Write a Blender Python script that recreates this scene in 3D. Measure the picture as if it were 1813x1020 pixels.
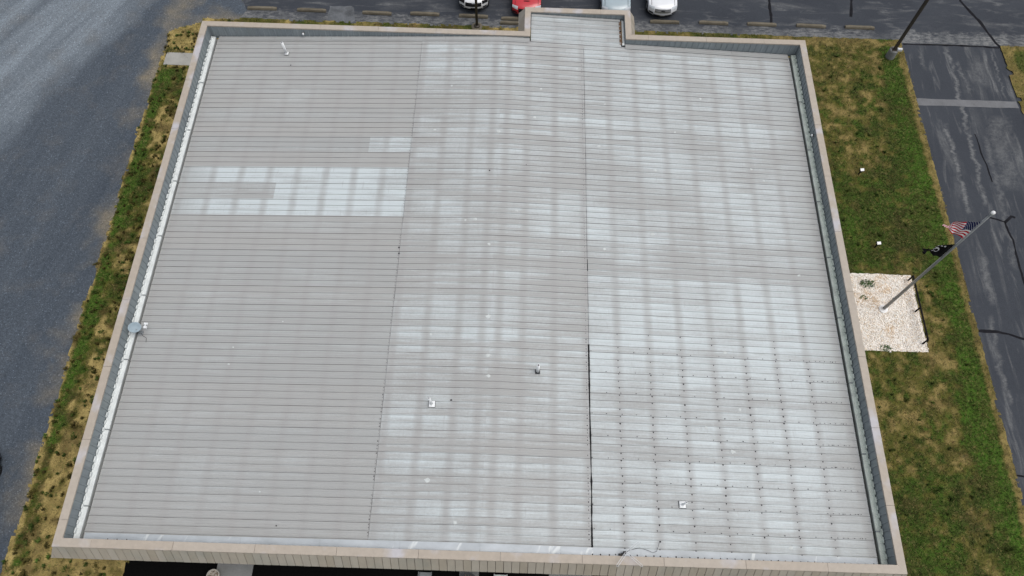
import bpy, bmesh, math, random
import numpy as np
from mathutils import Vector, Matrix

random.seed(7)
rng = np.random.default_rng(7)
scene = bpy.context.scene
for o in list(bpy.data.objects):
    bpy.data.objects.remove(o)
COL = scene.collection
R = math.radians

# ------------------------------------------------------------------ camera
cam_d = bpy.data.cameras.new('camera')
cam = bpy.data.objects.new('camera', cam_d)
COL.objects.link(cam)
cam_d.sensor_width = 36.0
cam_d.lens = 25.857
cam_d.clip_start = 0.5
cam_d.clip_end = 3000
RM = ((9.99477522e-01, -3.23196395e-02, 3.51550668e-04),
      (2.92412395e-02, 8.99537679e-01, -4.35863413e-01),
      (1.37707153e-02, 4.35645964e-01, 9.00012756e-01))
M4 = Matrix(RM).to_4x4()
M4.translation = Vector((0.8996, -27.8507, 33.9157))
cam.matrix_world = M4
scene.camera = cam
scene.render.resolution_x = 1024
scene.render.resolution_y = 576

# ------------------------------------------------------------------ light
SUN_EL, SUN_AZ = 70.0, 100.0          # azimuth measured clockwise from +Y
world = bpy.data.worlds.new('World')
scene.world = world
world.use_nodes = True
wn = world.node_tree
bg = wn.nodes['Background']
sky = wn.nodes.new('ShaderNodeTexSky')
sky.sky_type = 'NISHITA'
sky.sun_disc = False
sky.sun_elevation = R(SUN_EL)
sky.sun_rotation = R(SUN_AZ)
sky.air_density = 1.0
sky.dust_density = 4.0
sky.ozone_density = 1.0
hs = wn.nodes.new('ShaderNodeHueSaturation')      # cloud cover: the same sky, greyer
hs.inputs['Saturation'].default_value = 0.38
wn.links.new(sky.outputs[0], hs.inputs['Color'])
wn.links.new(hs.outputs[0], bg.inputs[0])
bg.inputs[1].default_value = 0.15
sun_d = bpy.data.lights.new('sun', 'SUN')
sun_d.energy = 0.9
sun_d.angle = R(40)
sun_d.color = (1.0, 0.97, 0.92)
sun = bpy.data.objects.new('sun', sun_d)
COL.objects.link(sun)
sd = Vector((math.sin(R(SUN_AZ)) * math.cos(R(SUN_EL)), math.cos(R(SUN_AZ)) * math.cos(R(SUN_EL)), math.sin(R(SUN_EL))))
sun.rotation_euler = sd.to_track_quat('Z', 'Y').to_euler()
sun.location = (30, 10, 60)
scene.view_settings.view_transform = 'Standard'
scene.view_settings.look = 'None'
scene.view_settings.gamma = 1.0
scene.view_settings.use_curve_mapping = False
scene.view_settings.exposure = -0.06

# ------------------------------------------------------------------ helpers
def link(o, parent=None):
    COL.objects.link(o)
    if parent is not None:
        o.parent = parent
    return o

def tag(o, label=None, cat=None, group=None, kind=None):
    if label: o['label'] = label
    if cat: o['category'] = cat
    if group: o['group'] = group
    if kind: o['kind'] = kind
    return o

def empty(name, loc=(0, 0, 0), rz=0.0):
    o = bpy.data.objects.new(name, None)
    o.empty_display_size = 0.2
    o.location = loc
    o.rotation_euler = (0, 0, rz)
    return link(o)

def mesh_obj(name, V, F, mat, parent=None, smooth=False, loc=None):
    me = bpy.data.meshes.new(name)
    me.from_pydata([tuple(v) for v in V], [], F)
    me.update()
    if smooth:
        me.shade_smooth()
    if mat is not None:
        me.materials.append(mat)
    o = bpy.data.objects.new(name, me)
    if loc is not None:
        o.location = loc
    return link(o, parent)

class MB:
    """collects simple shapes into one mesh"""
    def __init__(s):
        s.V, s.F = [], []
    def add(s, V, F):
        n = len(s.V)
        s.V += [tuple(v) for v in V]
        s.F += [tuple(i + n for i in f) for f in F]
        return s
    def box(s, x0, x1, y0, y1, z0, z1, bev=0.0):
        if bev <= 0:
            V = [(x0, y0, z0), (x1, y0, z0), (x1, y1, z0), (x0, y1, z0), (x0, y0, z1), (x1, y0, z1), (x1, y1, z1), (x0, y1, z1)]
            F = [(3, 2, 1, 0), (4, 5, 6, 7), (0, 1, 5, 4), (1, 2, 6, 5), (2, 3, 7, 6), (3, 0, 4, 7)]
            return s.add(V, F)
        b = bev
        def ring(i, z):
            return [(x0 + i, y0 + i, z), (x1 - i, y0 + i, z), (x1 - i, y1 - i, z), (x0 + i, y1 - i, z)]
        V = ring(b, z0) + ring(0, z0 + b) + ring(0, z1 - b) + ring(b, z1)
        F = [(3, 2, 1, 0), (12, 13, 14, 15)]
        for k in range(3):
            for i in range(4):
                j = (i + 1) % 4
                F.append((k * 4 + i, k * 4 + j, k * 4 + 4 + j, k * 4 + 4 + i))
        return s.add(V, F)
    def tube(s, pts, r, n=8, caps=True, r1=None):
        pts = [Vector(p) for p in pts]
        m = len(pts)
        V = []
        up = None
        for i, p in enumerate(pts):
            d = (pts[min(i + 1, m - 1)] - pts[max(i - 1, 0)]).normalized()
            a = Vector((0, 0, 1)) if abs(d.z) < 0.9 else Vector((1, 0, 0))
            if up is None:
                up = a
            e1 = d.cross(up if abs(d.dot(up)) < 0.98 else a).normalized()
            e2 = d.cross(e1).normalized()
            rr = r if r1 is None else r + (r1 - r) * i / max(1, m - 1)
            for k in range(n):
                t = 2 * math.pi * k / n
                V.append(p + e1 * (rr * math.cos(t)) + e2 * (rr * math.sin(t)))
        F = []
        for i in range(m - 1):
            for k in range(n):
                l = (k + 1) % n
                F.append((i * n + k, i * n + l, (i + 1) * n + l, (i + 1) * n + k))
        if caps:
            F.append(tuple(range(n - 1, -1, -1)))
            F.append(tuple((m - 1) * n + k for k in range(n)))
        return s.add(V, F)
    def lathe(s, prof, n=16, c=(0, 0, 0)):
        V = []
        for r, z in prof:
            for k in range(n):
                t = 2 * math.pi * k / n
                V.append((c[0] + r * math.cos(t), c[1] + r * math.sin(t), c[2] + z))
        F = []
        for i in range(len(prof) - 1):
            for k in range(n):
                l = (k + 1) % n
                F.append((i * n + k, i * n + l, (i + 1) * n + l, (i + 1) * n + k))
        F.append(tuple(range(n - 1, -1, -1)))
        F.append(tuple((len(prof) - 1) * n + k for k in range(n)))
        return s.add(V, F)
    def build(s, name, mat, parent=None, smooth=False, loc=None):
        return mesh_obj(name, s.V, s.F, mat, parent, smooth, loc)

# numpy value noise ---------------------------------------------------------
def _hash(ix, iy, seed):
    h = (ix.astype(np.int64) * 374761393 + iy.astype(np.int64) * 668265263 + seed * 144665) & 0x7fffffff
    h = ((h ^ (h >> 13)) * 1274126177) & 0x7fffffff
    return ((h ^ (h >> 16)) & 0xffff) / 65535.0
def vnoise(x, y, seed=0):
    x = np.asarray(x, float); y = np.asarray(y, float)
    ix = np.floor(x); iy = np.floor(y)
    fx = x - ix; fy = y - iy
    fx = fx * fx * (3 - 2 * fx); fy = fy * fy * (3 - 2 * fy)
    a = _hash(ix, iy, seed); b = _hash(ix + 1, iy, seed)
    c = _hash(ix, iy + 1, seed); d = _hash(ix + 1, iy + 1, seed)
    return (a * (1 - fx) + b * fx) * (1 - fy) + (c * (1 - fx) + d * fx) * fy
def fbm(x, y, seed=0, oct=4, g=0.5):
    t = 0; a = 1; n = 0
    for k in range(oct):
        t = t + a * vnoise(np.asarray(x) * 2 ** k + 17.3 * k, np.asarray(y) * 2 ** k + 5.1 * k, seed + k)
        n += a; a *= g
    return t / n
def sstep(a, b, x):
    t = np.clip((np.asarray(x, float) - a) / (b - a), 0, 1)
    return t * t * (3 - 2 * t)

# materials ------------------------------------------------------------------
class NT:
    def __init__(s, name):
        s.m = bpy.data.materials.new(name)
        s.m.use_nodes = True
        s.t = s.m.node_tree
        s.bsdf = s.t.nodes['Principled BSDF']
    def n(s, typ, **kw):
        nd = s.t.nodes.new(typ)
        for k, v in kw.items():
            setattr(nd, k, v)
        return nd
    def put(s, sock, v):
        if hasattr(v, 'is_output') or isinstance(v, bpy.types.NodeSocket):
            s.t.links.new(v, sock)
        elif isinstance(v, (tuple, list)) and len(v) == 3 and sock.type == 'RGBA':
            sock.default_value = (*v, 1)
        else:
            sock.default_value = v
    def math(s, op, a, b=0.0, c=None, clamp=False):
        nd = s.n('ShaderNodeMath', operation=op, use_clamp=clamp)
        s.put(nd.inputs[0], a); s.put(nd.inputs[1], b)
        if c is not None: s.put(nd.inputs[2], c)
        return nd.outputs[0]
    def mix(s, f, a, b, blend='MIX'):
        nd = s.n('ShaderNodeMix', data_type='RGBA', blend_type=blend)
        s.put(nd.inputs[0], f); s.put(nd.inputs[6], a); s.put(nd.inputs[7], b)
        return nd.outputs[2]
    def pos(s):
        return s.n('ShaderNodeNewGeometry').outputs['Position']
    def obj(s):
        return s.n('ShaderNodeTexCoord').outputs['Object']
    def map(s, v, scale=(1, 1, 1), rot=(0, 0, 0), loc=(0, 0, 0)):
        nd = s.n('ShaderNodeMapping')
        s.put(nd.inputs[0], v)
        nd.inputs['Location'].default_value = loc
        nd.inputs['Rotation'].default_value = rot
        nd.inputs['Scale'].default_value = scale
        return nd.outputs[0]
    def noise(s, v, scale, detail=3, rough=0.55, dist=0.0):
        nd = s.n('ShaderNodeTexNoise')
        s.put(nd.inputs['Vector'], v)
        nd.inputs['Scale'].default_value = scale
        nd.inputs['Detail'].default_value = detail
        nd.inputs['Roughness'].default_value = rough
        nd.inputs['Distortion'].default_value = dist
        return nd.outputs['Fac']
    def vor(s, v, scale, feature='F1', rand=1.0):
        nd = s.n('ShaderNodeTexVoronoi', feature=feature)
        s.put(nd.inputs['Vector'], v)
        nd.inputs['Scale'].default_value = scale
        nd.inputs['Randomness'].default_value = rand
        return nd
    def ramp(s, f, a, b, va=0.0, vb=1.0):
        nd = s.n('ShaderNodeMapRange', clamp=True)
        s.put(nd.inputs[0], f)
        nd.inputs[1].default_value = a; nd.inputs[2].default_value = b
        nd.inputs[3].default_value = va; nd.inputs[4].default_value = vb
        return nd.outputs[0]
    def bump(s, h, strength=0.3, dist=0.01):
        nd = s.n('ShaderNodeBump')
        nd.inputs['Strength'].default_value = strength
        nd.inputs['Distance'].default_value = dist
        s.put(nd.inputs['Height'], h)
        s.t.links.new(nd.outputs[0], s.bsdf.inputs['Normal'])
    def out(s, color=None, rough=None, metal=None, spec=None):
        if color is not None: s.put(s.bsdf.inputs['Base Color'], color)
        if rough is not None: s.put(s.bsdf.inputs['Roughness'], rough)
        if metal is not None: s.put(s.bsdf.inputs['Metallic'], metal)
        if spec is not None: s.put(s.bsdf.inputs['Specular IOR Level'], spec)
        return s.m

def simple(name, col, rough=0.6, metal=0.0, var=0.12, scale=6.0, spec=0.4, coat=0.0, fine=0.0):
    t = NT(name)
    n = t.noise(t.obj(), scale, 4, 0.6)
    f = t.ramp(n, 0.3, 0.7, 1 - var, 1 + var)
    c = t.mix(1.0, col, f, 'MULTIPLY')
    if fine > 0:
        n2 = t.noise(t.obj(), scale * 12, 2, 0.6)
        c = t.mix(1.0, c, t.ramp(n2, 0.3, 0.7, 1 - fine, 1 + fine), 'MULTIPLY')
    t.out(c, rough, metal, spec)
    if coat: t.bsdf.inputs['Coat Weight'].default_value = coat; t.bsdf.inputs['Coat Roughness'].default_value = 0.05
    return t.m

PUR = 1.378   # purlin spacing
RIB = 0.3048

def mat_roof():
    t = NT('galvanised_roof')
    oi = t.n('ShaderNodeObjectInfo')
    sp = t.n('ShaderNodeSeparateColor'); t.put(sp.inputs[0], oi.outputs['Color'])
    bright, bandS, warm = sp.outputs[0], sp.outputs[1], sp.outputs[2]
    p = t.pos()
    sx = t.n('ShaderNodeSeparateXYZ'); t.put(sx.inputs[0], p)
    X, Y = sx.outputs[0], sx.outputs[1]
    # purlin band: stains where the sheets cross the purlins
    wob = t.noise(t.map(p, (0.15, 3.3, 1)), 1.0, 2)
    xa = t.math('ABSOLUTE', t.math('ADD', X, t.math('MULTIPLY', t.math('SUBTRACT', wob, 0.5), 0.10)))
    k = t.math('ROUND', t.math('DIVIDE', xa, PUR))
    k0 = t.math('LESS_THAN', k, 0.5)
    centre = t.math('ADD', t.math('MULTIPLY', k, PUR), t.math('MULTIPLY', k0, 0.36))
    d = t.math('ABSOLUTE', t.math('SUBTRACT', xa, centre))
    band = t.math('SMOOTH_MIN', t.ramp(d, 0.02, 0.25, 1.0, 0.0), 0.85, 0.2)
    # per bay variation (row = one rib pitch, cell = purlin bay)
    row = t.math('FLOOR', t.math('DIVIDE', Y, RIB))
    cell = t.math('FLOOR', t.math('DIVIDE', X, PUR))
    cv = t.n('ShaderNodeCombineXYZ'); t.put(cv.inputs[0], row); t.put(cv.inputs[1], cell)
    w1 = t.n('ShaderNodeTexWhiteNoise', noise_dimensions='2D'); t.put(w1.inputs['Vector'], cv.outputs[0])
    cr = t.n('ShaderNodeCombineXYZ'); t.put(cr.inputs[0], row)
    w2 = t.n('ShaderNodeTexWhiteNoise', noise_dimensions='2D'); t.put(w2.inputs['Vector'], cr.outputs[0])
    streak = t.noise(t.map(p, (0.55, 14.0, 1)), 1.0, 4, 0.6)
    blot = t.noise(t.map(p, (0.28, 0.42, 1)), 1.0, 3, 0.5)
    fine = t.noise(p, 9.0, 4, 0.65)
    fyb = t.math('FRACT', t.math('DIVIDE', Y, RIB))             # 0 at front edge of a bay, 1 at the rib behind
    z = t.math('ADD', t.math('MULTIPLY', w1.outputs[0], 0.24), t.math('MULTIPLY', w2.outputs[0], 0.30))
    z = t.math('ADD', z, -0.06)
    z = t.math('ADD', z, t.ramp(blot, 0.30, 0.70, -0.24, 0.30))
    z = t.math('ADD', z, t.ramp(streak, 0.3, 0.7, -0.20, 0.24))
    z = t.math('ADD', z, t.math('MULTIPLY', t.ramp(fyb, 0.30, 0.88, -0.14, 0.42), t.ramp(t.noise(t.map(p, (0.45, 3.28, 1), loc=(3, 7, 0)), 1.0, 2), 0.42, 0.62)))
    z = t.math('ADD', z, t.ramp(fine, 0.3, 0.7, -0.12, 0.12))
    z = t.math('ADD', z, t.ramp(t.noise(t.map(p, (1, 1, 1)), 32.0, 2, 0.7), 0.3, 0.7, -0.08, 0.08))
    # bright in: 0 -> dull field, 0.5 -> patchy, 1 -> fresh zinc
    z = t.math('ADD', t.math('MULTIPLY', bright, 1.25), t.math('MULTIPLY', t.math('SUBTRACT', z, 0.45), t.ramp(bright, 0.0, 0.35, 0.30, 1.15)), clamp=True)
    bmod = t.ramp(t.noise(t.map(p, (0.7, 1.1, 1), loc=(5, 2, 0)), 1.0, 3, 0.6), 0.3, 0.65, 0.35, 1.15)
    z = t.math('MULTIPLY', z, t.math('SUBTRACT', 1.0, t.math('MULTIPLY', t.math('MULTIPLY', band, bandS), bmod, clamp=True)), clamp=True)
    # hairline ticks scratched into the fresh zinc
    tk = t.noise(t.map(p, (9.0, 0.9, 1)), 1.0, 2, 0.5)
    z = t.math('MULTIPLY', z, t.ramp(tk, 0.66, 0.72, 1.0, 0.72))
    z = t.math('MULTIPLY', z, t.ramp(t.math('ADD', t.math('ABSOLUTE', X), t.ramp(streak, 0.3, 0.7, -0.5, 0.5)), 13.6, 15.2, 1.0, 0.35))   # grimier towards the gutters
    dull = t.mix(warm, (0.364, 0.378, 0.376), (0.384, 0.382, 0.370))
    col = t.mix(z, dull, (0.560, 0.614, 0.626))
    # purlin ghost also faintly visible in the dull field, slightly pink
    col = t.mix(t.math('MULTIPLY', band, 0.24), col, (0.325, 0.308, 0.305))
    # longitudinal fine brushing
    br = t.noise(t.map(p, (0.9, 46.0, 1)), 1.0, 2, 0.5)
    col = t.mix(1.0, col, t.ramp(br, 0.25, 0.75, 0.93, 1.07), 'MULTIPLY')
    # grime plus lap and rib-side shade, painted into the colour as dark lines
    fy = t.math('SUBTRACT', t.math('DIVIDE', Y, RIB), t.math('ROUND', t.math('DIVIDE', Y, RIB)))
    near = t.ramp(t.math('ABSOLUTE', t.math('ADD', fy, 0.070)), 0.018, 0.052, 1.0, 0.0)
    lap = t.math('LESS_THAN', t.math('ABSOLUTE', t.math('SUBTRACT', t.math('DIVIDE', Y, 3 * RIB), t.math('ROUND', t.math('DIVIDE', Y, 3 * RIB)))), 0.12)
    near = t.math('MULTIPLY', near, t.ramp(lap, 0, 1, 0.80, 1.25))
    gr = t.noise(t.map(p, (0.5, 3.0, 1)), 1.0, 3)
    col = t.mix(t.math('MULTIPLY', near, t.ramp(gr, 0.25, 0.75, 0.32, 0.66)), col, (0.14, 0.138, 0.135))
    t.out(col, t.ramp(z, 0, 1, 0.55, 0.42), 0.0, 0.35)
    t.bump(t.noise(t.map(p, (0.8, 5.0, 1)), 1.0, 2), 0.25, 0.01)
    return t.m

def mat_coping():
    t = NT('beige_coping')
    p = t.pos()
    oi = t.n('ShaderNodeObjectInfo')
    base = t.mix(oi.outputs['Random'], (0.420, 0.364, 0.300), (0.440, 0.388, 0.326))
    b = t.noise(p, 0.8, 3, 0.5)
    col = t.mix(t.ramp(b, 0.56, 0.70, 0.0, 0.75), base, (0.50, 0.50, 0.54))
    d = t.noise(p, 5.0, 5, 0.65)
    col = t.mix(1.0, col, t.ramp(d, 0.25, 0.75, 0.90, 1.08), 'MULTIPLY')
    s = t.noise(p, 1.6, 4, 0.7)
    col = t.mix(t.ramp(s, 0.66, 0.78, 0.0, 0.35), col, (0.22, 0.19, 0.16))
    return t.out(col, 0.55, 0, 0.35)

def mat_clad(name, a, b, amp=0.17):
    t = NT(name)
    p = t.pos()
    oi = t.n('ShaderNodeObjectInfo')
    col = t.mix(oi.outputs['Random'], a, b)
    s = t.noise(t.map(p, (3.0, 3.0, 0.6)), 1.0, 4, 0.65)
    col = t.mix(1.0, col, t.ramp(s, 0.25, 0.75, 1 - amp, 1 + amp), 'MULTIPLY')
    w = t.noise(p, 0.7, 3)
    col = t.mix(t.ramp(w, 0.5, 0.7, 0.0, 0.3), col, (0.25, 0.28, 0.26))
    return t.out(col, 0.5, 0, 0.35)

TRAILS = [(25.74, 25.64, 0.2, -6.2, 0.17, 0.8), (27.16, 26.70, 6.2, -5.6, 0.16, 0.75), (27.5, 27.75, 5.0, 2.2, 0.15, 0.6), (29.72, 29.8, 6.0, 1.9, 0.09, 0.55), (25.4, 25.5, 5.9, 4.0, 0.14, 0.45), (28.9, 28.5, 5.2, 2.8, 0.7, 0.45), (28.9, 28.4, 0.9, -4.5, 0.75, 0.45), (27.9, 27.3, -0.5, -9.5, 0.22, 0.45), (25.7, 25.5, -8.3, -11.6, 0.25, 0.6), (25.2, 24.95, -12.0, -17.0, 0.16, 0.55), (29.3, 29.0, -6.0, -16.0, 0.6, 0.4)]
def mat_asphalt(name, along='Y'):
    t = NT(name)
    p = t.pos()
    big = t.noise(p, 0.22, 4, 0.6, 0.6)
    if along == 'Y':
        st = t.noise(t.map(p, (1.05, 0.13, 1), (0, 0, R(2))), 1.0, 5, 0.62, 0.5)
        st2 = t.noise(t.map(p, (2.3, 0.34, 1), (0, 0, R(-3))), 1.0, 4, 0.6, 0.8)
    else:
        st = t.noise(t.map(p, (0.22, 1.2, 1)), 1.0, 5, 0.62, 0.5)
        st2 = t.noise(t.map(p, (0.6, 2.2, 1)), 1.0, 4, 0.6, 0.8)
    fine = t.noise(p, 30.0, 3, 0.7)
    col = t.mix(t.ramp(big, 0.30, 0.70), (0.033, 0.038, 0.048), (0.046, 0.052, 0.063))
    wear = t.math('ADD', t.ramp(st, 0.52, 0.72, 0.0, 0.50 if along == 'X' else 0.42), t.ramp(st2, 0.55, 0.72, 0.0, 0.60 if along == 'X' else 0.60), clamp=True)
    wear = t.math('MULTIPLY', wear, t.ramp(t.noise(p, 0.35, 3), 0.36, 0.56, 0.2, 1.0))
    wear = t.math('MULTIPLY', wear, t.ramp(t.noise(p, 7.0, 4, 0.7), 0.25, 0.65, 0.35, 1.0))
    if along == 'Y':
        sx = t.n('ShaderNodeSeparateXYZ'); t.put(sx.inputs[0], p)
        X, Y = sx.outputs[0], sx.outputs[1]
        rag = t.noise(p, 5.0, 4, 0.7)
        for kk, (x0, x1, ya, yb, hw, st_) in enumerate(TRAILS):
            wob = t.noise(t.map(p, (0.0, 1.0, 1), loc=(kk * 7.3, kk * 3.1, 0)), 0.9, 5, 0.7)
            # worn-through trail from (x0, ya) to (x1, yb)
            tt = t.ramp(Y, min(ya, yb), max(ya, yb), x0 if ya < yb else x1, x1 if ya < yb else x0)
            dd = t.math('ABSOLUTE', t.math('SUBTRACT', t.math('ADD', X, t.ramp(wob, 0.3, 0.7, -0.22, 0.22)), tt))
            dd = t.math('ADD', dd, t.ramp(rag, 0.3, 0.7, -0.45 * hw, 0.45 * hw))
            mk = t.math('MULTIPLY', t.math('MULTIPLY', t.ramp(dd, hw * 0.15, hw * 1.1, st_ * 0.85, 0.0), t.ramp(t.noise(t.map(p, loc=(kk * 3.0, 0, 0)), 1.5, 5, 0.75), 0.36, 0.58, 0.15, 1.0)), t.math('MULTIPLY', t.ramp(Y, min(ya, yb), min(ya, yb) + 0.5), t.ramp(Y, max(ya, yb) - 0.5, max(ya, yb), 1.0, 0.0)))
            wear = t.math('MAXIMUM', wear, mk)
    else:
        sx = t.n('ShaderNodeSeparateXYZ'); t.put(sx.inputs[0], p)
        X, Y = sx.outputs[0], sx.outputs[1]
        rag = t.noise(t.map(p, (0.9, 1.6, 1)), 1.6, 5, 0.7)
        strip = t.ramp(t.math('ADD', Y, t.ramp(rag, 0.3, 0.7, -0.5, 0.5)), 6.9, 7.35, 1.0, 0.0)
        strip = t.math('MULTIPLY', strip, t.ramp(t.noise(t.map(p, (1.2, 3.0, 1)), 2.2, 5, 0.75), 0.38, 0.60, 0.10, 0.95))
        strip = t.math('MULTIPLY', strip, t.ramp(t.noise(t.map(p, (0.45, 0.0, 0)), 1.0, 2), 0.36, 0.56, 0.25, 1.0))
        wear = t.math('MAXIMUM', wear, strip)
    col = t.mix(wear, col, (0.215, 0.218, 0.215))
    col = t.mix(1.0, col, t.ramp(fine, 0.25, 0.75, 0.70, 1.32), 'MULTIPLY')
    t.bump(fine, 0.4, 0.008)
    return t.out(col, 0.82, 0, 0.3)

def mat_gravel_lot():
    t = NT('bluestone_lot')
    p = t.pos()
    sx = t.n('ShaderNodeSeparateXYZ'); t.put(sx.inputs[0], p)
    X, Y = sx.outputs[0], sx.outputs[1]
    big = t.noise(p, 0.16, 4, 0.55)
    trk = t.noise(t.map(t.map(p, rot=(0, 0, R(27))), (0.75, 0.08, 1)), 1.0, 4, 0.6, 0.5)
    trk2 = t.noise(t.map(t.map(p, rot=(0, 0, R(12))), (0.8, 0.06, 1)), 1.0, 4, 0.6, 0.4)
    # packed pale traffic lane through the far left of the lot: x + 29.4 > 0.5 (y + 6) ...
    lane = t.math('SUBTRACT', t.math('ADD', t.math('MULTIPLY', Y, 0.50), -26.0), X)
    lane = t.math('ADD', lane, t.ramp(big, 0.3, 0.7, -0.8, 0.8))
    lane = t.math('MULTIPLY', t.ramp(lane, -0.3, 1.6), t.ramp(trk, 0.25, 0.65, 0.45, 1.0))
    a = t.mix(t.ramp(trk2, 0.32, 0.68), (0.060, 0.075, 0.095), (0.083, 0.100, 0.121))
    a = t.mix(lane, a, t.mix(t.ramp(trk, 0.3, 0.7), (0.165, 0.192, 0.218), (0.215, 0.250, 0.282)))
    brown = t.noise(p, 0.55, 4, 0.6)
    a = t.mix(t.ramp(brown, 0.52, 0.74, 0, 0.35), a, (0.150, 0.143, 0.132))
    # soil washed out along the lawn edge
    ed = t.ramp(t.math('ADD', X, t.ramp(t.noise(p, 0.5, 4, 0.6), 0.3, 0.7, -1.0, 0.7)), -21.9, -20.6)
    a = t.mix(t.math('MULTIPLY', ed, t.ramp(t.noise(p, 0.30, 3), 0.42, 0.62, 0.0, 0.80)), a, (0.235, 0.200, 0.140))
    v = t.vor(p, 26.0)
    sc = t.n('ShaderNodeSeparateColor'); t.put(sc.inputs[0], v.outputs['Color'])
    g = t.math('ADD', t.ramp(sc.outputs[0], 0.0, 1.0, 0.70, 1.16), t.ramp(sc.outputs[1], 0.94, 1.0, 0.0, 1.0))
    g = t.math('MULTIPLY', g, t.ramp(t.noise(p, 6.0, 4, 0.75), 0.25, 0.75, 0.82, 1.2))
    col = t.mix(1.0, a, g, 'MULTIPLY')
    t.bump(v.outputs['Distance'], 0.4, 0.012)
    return t.out(col, 0.85, 0, 0.25)

def mat_attr(name, rough=0.85, spec=0.2, fine=0.25, fs=25.0, turf=False):
    t = NT(name)
    at = t.n('ShaderNodeAttribute', attribute_name='Col')
    p = t.pos()
    c = at.outputs['Color']
    if turf:
        a = t.noise(p, 5.5, 6, 0.72, 0.4)
        c = t.mix(t.ramp(a, 0.53, 0.66, 0.0, 0.55), c, (0.235, 0.188, 0.080))     # dead thatch
        b = t.noise(t.map(p, loc=(31, 7, 0)), 4.0, 6, 0.72, 0.6)
        c = t.mix(t.ramp(b, 0.55, 0.68, 0.0, 0.70), c, (0.030, 0.034, 0.014))     # moss and bare soil
        g = t.noise(t.map(p, loc=(-12, 17, 0)), 6.5, 6, 0.7, 0.4)
        c = t.mix(t.ramp(g, 0.55, 0.68, 0.0, 0.45), c, (0.058, 0.098, 0.020))     # fresh blades
    n = t.noise(p, fs, 3, 0.7)
    c = t.mix(1.0, c, t.ramp(n, 0.25, 0.75, 1 - fine, 1 + fine), 'MULTIPLY')
    if turf:
        t.bump(t.noise(p, 12.0, 4, 0.7), 0.8, 0.05)
    return t.out(c, rough, 0, spec)

def mat_concrete(name, col, var=0.15):
    t = NT(name)
    p = t.pos()
    c = t.mix(1.0, col, t.ramp(t.noise(p, 1.3, 5, 0.65), 0.25, 0.75, 1 - var, 1 + var), 'MULTIPLY')
    c = t.mix(1.0, c, t.ramp(t.noise(p, 22, 3, 0.7), 0.25, 0.75, 0.88, 1.12), 'MULTIPLY')
    st = t.noise(t.map(p, (2, 2, 1)), 1.0, 4, 0.7)
    c = t.mix(t.ramp(st, 0.58, 0.75, 0, 0.45), c, (0.07, 0.062, 0.05))
    t.bump(t.noise(p, 30, 3), 0.3, 0.006)
    return t.out(c, 0.85, 0, 0.25)

M = {}
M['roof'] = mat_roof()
M['deck'] = simple('dark_deck', (0.03, 0.03, 0.03), 0.9)
M['coping'] = mat_coping()
M['clad'] = mat_clad('blue_grey_cladding', (0.235, 0.268, 0.285), (0.265, 0.300, 0.312))
M['fascia'] = mat_clad('tan_fascia', (0.40, 0.352, 0.285), (0.445, 0.405, 0.345), 0.10)
_t = NT('flashing_zinc'); _p = _t.pos()
_c = _t.mix(_t.ramp(_t.noise(_t.map(_p, (1.1, 2.0, 1)), 1.0, 4, 0.6), 0.3, 0.7), (0.40, 0.43, 0.45), (0.53, 0.57, 0.60))
_c = _t.mix(_t.ramp(_t.noise(_t.map(_t.map(_p, rot=(0, 0, R(20))), (2.6, 0.5, 1)), 1.0, 4, 0.65, 0.6), 0.60, 0.68, 0.0, 0.8), _c, (0.70, 0.73, 0.73))
M['flash'] = _t.out(_c, 0.42, 0, 0.45)
M['gutter'] = simple('white_gutter', (0.66, 0.69, 0.68), 0.45, 0, 0.12, 2.0, 0.4, fine=0.06)
M['gutter_green'] = simple('mossy_gutter', (0.64, 0.69, 0.61), 0.6, 0, 0.18, 2.5, 0.3, fine=0.15)
M['black'] = simple('black_sealant', (0.010, 0.010, 0.011), 0.8, spec=0.15)
M['dab'] = simple('weathered_sealant', (0.56, 0.59, 0.58), 0.7, 0, 0.12, 8)
M['screw'] = simple('rubber_washer', (0.035, 0.033, 0.035), 0.7)
M['wall'] = simple('painted_wall', (0.38, 0.34, 0.29), 0.8)
M['asphY'] = mat_asphalt('drive_asphalt', 'Y')
M['asphX'] = mat_asphalt('lot_asphalt', 'X')
M['gravel'] = mat_gravel_lot()
M['lawn'] = mat_attr('lawn_soil', 0.9, 0.15, 0.32, 28.0, True)
M['grass'] = mat_attr('grass_blades', 0.75, 0.25, 0.10)
M['stone'] = mat_attr('white_stone', 0.8, 0.3, 0.10, 40)
M['crack'] = simple('crack_tar', (0.015, 0.015, 0.018), 0.9, 0, 0.3, 3, 0.08)
M['patch'] = mat_concrete('patch_asphalt', (0.165, 0.168, 0.175), 0.2)
M['concrete'] = mat_concrete('pad_concrete', (0.34, 0.335, 0.305))
M['walk'] = mat_concrete('walk_concrete', (0.22, 0.225, 0.22))
M['stop'] = mat_concrete('stop_concrete', (0.150, 0.132, 0.098), 0.3)
M['mulch'] = simple('black_mulch', (0.006, 0.006, 0.006), 0.95, 0, 0.3, 30, 0.0)
M['worn'] = mat_concrete('worn_asphalt', (0.120, 0.128, 0.138), 0.55)
M['white'] = simple('white_plastic', (0.80, 0.82, 0.82), 0.45, 0, 0.05)
M['boot'] = simple('rubber_boot', (0.05, 0.052, 0.055), 0.7)
M['black_metal'] = simple('black_metal', (0.018, 0.015, 0.015), 0.5)
M['bronze'] = simple('bronze_pole', (0.045, 0.038, 0.030), 0.5, 0, 0.15, 4)
M['alu'] = simple('brushed_aluminium', (0.25, 0.26, 0.26), 0.42, 0.25, 0.08, 3)
M['ball'] = simple('white_ball', (0.85, 0.85, 0.84), 0.3, 0, 0.03)
M['dish'] = simple('dish_grey', (0.29, 0.365, 0.41), 0.5, 0, 0.06)
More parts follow.
